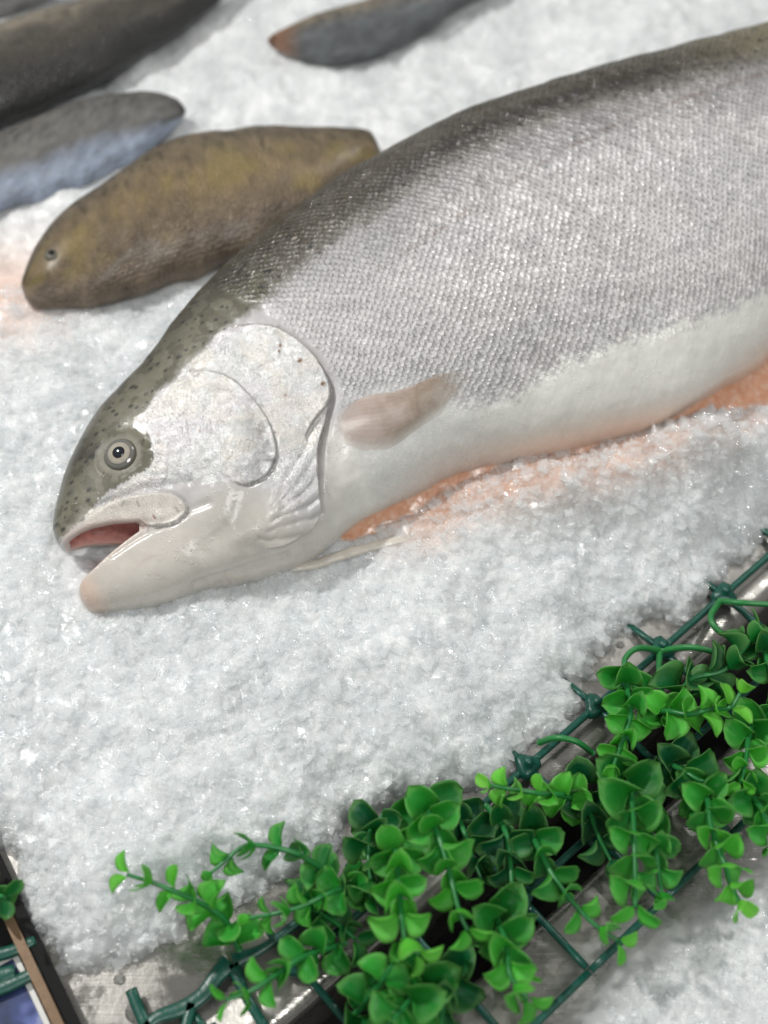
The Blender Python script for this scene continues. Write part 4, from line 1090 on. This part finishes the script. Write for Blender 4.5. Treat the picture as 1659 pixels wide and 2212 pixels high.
# ------------------------------------------------------------------ the other fish, farther back on the ice
def back_fish(name, topp, botp, h, back, side, belly, label, thick=.42, sp=None, eye_px=None, snout=None, fins=()):
    tp, bp = catmull(at(topp, h + .006), 6), catmull(at(botp, h - .004), 6)
    cc_ = (tp + bp) / 2; al_ = np.r_[0, np.cumsum(np.linalg.norm(np.diff(cc_, axis=0), axis=1))]; al_ /= al_[-1]
    s_ = .5 - .5 * np.cos(np.linspace(0, np.pi, 110)); s_ = .5 * s_ + .5 * np.linspace(0, 1, 110)
    tp, bp = [np.stack([np.interp(s_, al_, e[:, q]) for q in range(3)], 1) for e in (tp, bp)]
    rd = np.sqrt(np.clip(1 - (1 - np.minimum(s_ / .035, 1)) ** 2, .0004, 1)) * np.sqrt(np.clip(1 - (1 - np.minimum((1 - s_) / .03, 1)) ** 2, .0004, 1))
    cc_ = (tp + bp) / 2; tp = cc_ + (tp - cc_) * rd[:, None]; bp = cc_ + (bp - cc_) * rd[:, None]
    n, k = len(tp), 48
    c = (tp + bp) / 2; a = (tp - bp) / 2; L = np.linalg.norm(a, axis=1)
    ix = np.arange(n); t = c[np.minimum(ix + 8, n - 1)] - c[np.maximum(ix - 8, 0)]; t /= np.linalg.norm(t, axis=1)[:, None] + 1e-12
    t = np.array([np.convolve(np.pad(t[:, q], 6, mode='edge'), np.ones(13) / 13, 'valid') for q in range(3)]).T; t /= np.linalg.norm(t, axis=1)[:, None]
    W = np.cross(t, a); W /= np.linalg.norm(W, axis=1)[:, None] + 1e-12
    W *= np.sign(W[:, 2:3] + 1e-9)
    th = np.linspace(0, 2 * np.pi, k, endpoint=False)
    cs = np.sign(np.cos(th)) * abs(np.cos(th)) ** .95; sn = np.sin(th)
    Lm = np.minimum(L, L.max() * .95)
    V = c[:, None] + a[:, None] * cs[None, :, None] + W[:, None] * (Lm * thick)[:, None, None] * sn[None, :, None]
    s = s_[:, None] + 0 * th[None]; q = np.broadcast_to(cs[None], s.shape)
    lump = 1 + (fbm(s * 9 + 3, np.sin(th)[None] * 1.5 + q + 5, 19, 3) - .5) * .14
    V = c[:, None] + (V - c[:, None]) * lump[..., None]
    nz = fbm(s * 14, q * 3 + 9, 13); nf = fbm(s * 60, q * 16 + 9, 15)
    kb = sstep(q + (nz - .5) * .5, .05, .75)[..., None]; kw = (1 - sstep(q + (nz - .5) * .4, -.75, -.15))[..., None]
    col = np.asarray(side) * (1 - kb) + np.asarray(back) * kb
    col = col * (1 - kw) + np.asarray(belly) * kw
    col = col * (.7 + .45 * nz[..., None] + .3 * (nf[..., None] - .3))
    nm = fbm(s * 34 + 7, q * 9, 16, 4); col = col * (.48 + 1.0 * nm[..., None])
    gl = s - (.205 + .035 * np.cos(q * 1.9)); col = col * (1 - .22 * np.exp(-(gl / .018) ** 2) * (q > -.8) * (sn[None] > -.2))[..., None] * (1 + .08 * np.exp(-((gl + .02) / .014) ** 2))[..., None]
    mo = np.exp(-((q + .25 + s * 2) / .10) ** 2) * (s < .09) * (sn[None] > -.1); col = col * (1 - .6 * mo[..., None])
    dk = sstep(hash2(np.floor(s * 110), np.floor(q * 22), 3), .86, .9)[..., None] * sstep(q, -.1, .5)[..., None] * .5; col = col * (1 - dk)
    if sp is not None:
        ky = (sstep(nz, .48, .66) * (1 - sstep(abs(q + .1), .3, .8)))[..., None] * .42; col = col * (1 - ky) + np.asarray(sp) * ky
    if snout is not None:
        ks = (1 - sstep(s, .03, .13))[..., None]; col = col * (1 - ks) + np.asarray(snout) * ks
    root = empty(name, c[n // 2] * [1, 1, 0], label, 'fish', 'whole fish lying farther back')
    cgrid = col.copy()
    V = V.reshape(-1, 3); F = [list(f) for f in grid_faces(n, k, True)] + [list(range(k))[::-1], [(n - 1) * k + i for i in range(k)]]
    mesh_obj('body', V, F, M['bg'], root, attrs=dict(col=np.clip(col.reshape(-1, 3), .004, .95), uvs=np.c_[s.ravel() * 90, q.ravel() * 14, 0 * q.ravel()]))
    # gill cover: a thin shell on the upper flank
    i0, i1 = int(n * .19), int(n * .29)
    ii = np.arange(i0, i1); jj = np.linspace(.30, 2.2, 14)
    G = c[ii, None] + a[ii, None] * np.cos(jj)[None, :, None] * 1.0 + W[ii, None] * ((Lm[ii] * thick) * 1.0)[:, None, None] * np.sin(jj)[None, :, None]
    pr_ = np.linspace(0, 1, len(ii))[:, None, None] * .0006 * np.sin(np.linspace(0, np.pi, 14))[None, :, None] - .0001
    G = G + W[ii, None] * pr_
    if eye_px is not None:
        p = at([eye_px], h + .02)[0]; e = (V - p); e = V[np.argmin((np.linalg.norm(np.cross(V - CAM, (p - CAM) / np.linalg.norm(p - CAM)), axis=1)) + (V[:, 2] < h) * 1)]
        Vd, Fd = drop(e - [0, 0, .001], .0036, .0022)
        ey = mesh_obj('eye', Vd, Fd, M['bgeye'], root)
        Vd, Fd = drop(e + [0, 0, .0008], .0016, .0007)
        q_ = mesh_obj('pupil', Vd, Fd, M['dark'], root); q_.parent = ey
    for fp in fins:
        P = at(fp, h + .004); mid = P.mean(0)
        Vf = np.vstack([P, P - [0, 0, .0016]]); kf_ = len(P)
        Ff = [list(range(kf_))[::-1], [kf_ + i for i in range(kf_)]] + [[i, (i + 1) % kf_, kf_ + (i + 1) % kf_, kf_ + i] for i in range(kf_)]
        mesh_obj('fin', Vf, Ff, M['bgfin'], root, smooth=False)
    return root
m = NT('plain_fish_skin'); sx = m.attr('uvs').outputs['Vector']
vo = m.n('TexVoronoi', {'Vector': sx, 'Scale': 1.6, 'Randomness': .5}).outputs['Distance']
m.P(Base_Color=m.attr('col').outputs['Color'], Roughness=.44, Coat_Weight=.25, Coat_Roughness=.28, Metallic=.12, Normal=m.bump(m.math('ADD', vo, m.noise(m.pos(), 230, 3)), .0022, .6))
M['bg'] = m.m
M['bgeye'] = simple('cloudy_fish_eye', (.12, .11, .085), .45)
M['bgfin2'] = simple('pale_fin', (.10, .088, .065), .45)
M['bgfin'] = simple('dark_fin', (.05, .05, .045), .4)
back_fish('brown_fish', [(46,604),(56,570),(78,532),(110,490),(155,450),(250,385),(330,335),(400,305),(480,288),(560,280),(650,279),(740,279),(788,283),(812,299),(824,330)],
          [(46,622),(52,648),(70,662),(105,668),(160,664),(230,650),(310,628),(400,604),(480,575),(560,545),(660,505),(750,455),(800,415),(822,375),(827,345)], .016,
          lin(104,92,74), lin(126,108,80), lin(112,98,82), 'brown fish with yellowish blotches behind the trout, snout touching pink-stained ice', 0.46, lin(140,124,64), (112,548), None,
          [])
back_fish('grey_fish', [(402,236),(390,218),(350,204),(300,201),(220,210),(150,230),(80,257),(0,290),(-60,312),(-150,330),(-260,350)],
          [(402,242),(392,262),(352,300),(300,336),(220,378),(150,412),(80,434),(0,452),(-60,476),(-150,500),(-260,480)], .014,
          lin(98,96,92), lin(118,116,112), lin(158,170,190), 'slim grey fish with a bluish belly, cut by the left edge above the brown fish', .44)
back_fish('dark_fish', [(-420,190),(-300,150),(-200,115),(-100,85),(0,60),(80,34),(160,8),(240,-20),(340,-46),(440,-62),(540,-70)],
          [(-420,260),(-300,310),(-200,320),(-100,302),(0,272),(80,238),(160,202),(240,160),(320,110),(400,58),(520,-30)], .02,
          lin(116,108,94), lin(66,62,55), lin(40,39,38), 'thick dark olive-grey fish across the upper left corner', .46)
back_fish('small_far_fish', [(-260,20),(-100,-30),(0,-50),(100,-70),(200,-85),(300,-90)], [(-260,60),(-100,62),(0,42),(60,18),(130,-10),(300,-60)], .016,
          lin(96,96,94), lin(110,108,104), lin(120,118,116), 'far grey fish of which only a sliver shows in the top left corner', .45)
back_fish('distant_fish', [(577,84),(588,74),(610,64),(645,48),(700,26),(780,4),(860,-18),(960,-45),(1060,-62),(1160,-68)],
          [(577,90),(586,102),(606,114),(645,130),(700,138),(770,131),(850,108),(930,66),(1000,14),(1160,-50)], .015,
          lin(128,118,102), lin(104,108,110), lin(92,96,98), 'grey fish with an orange-brown snout, alone on the ice at the top middle', .42, None, (668, 60), lin(150,112,88),
          [])
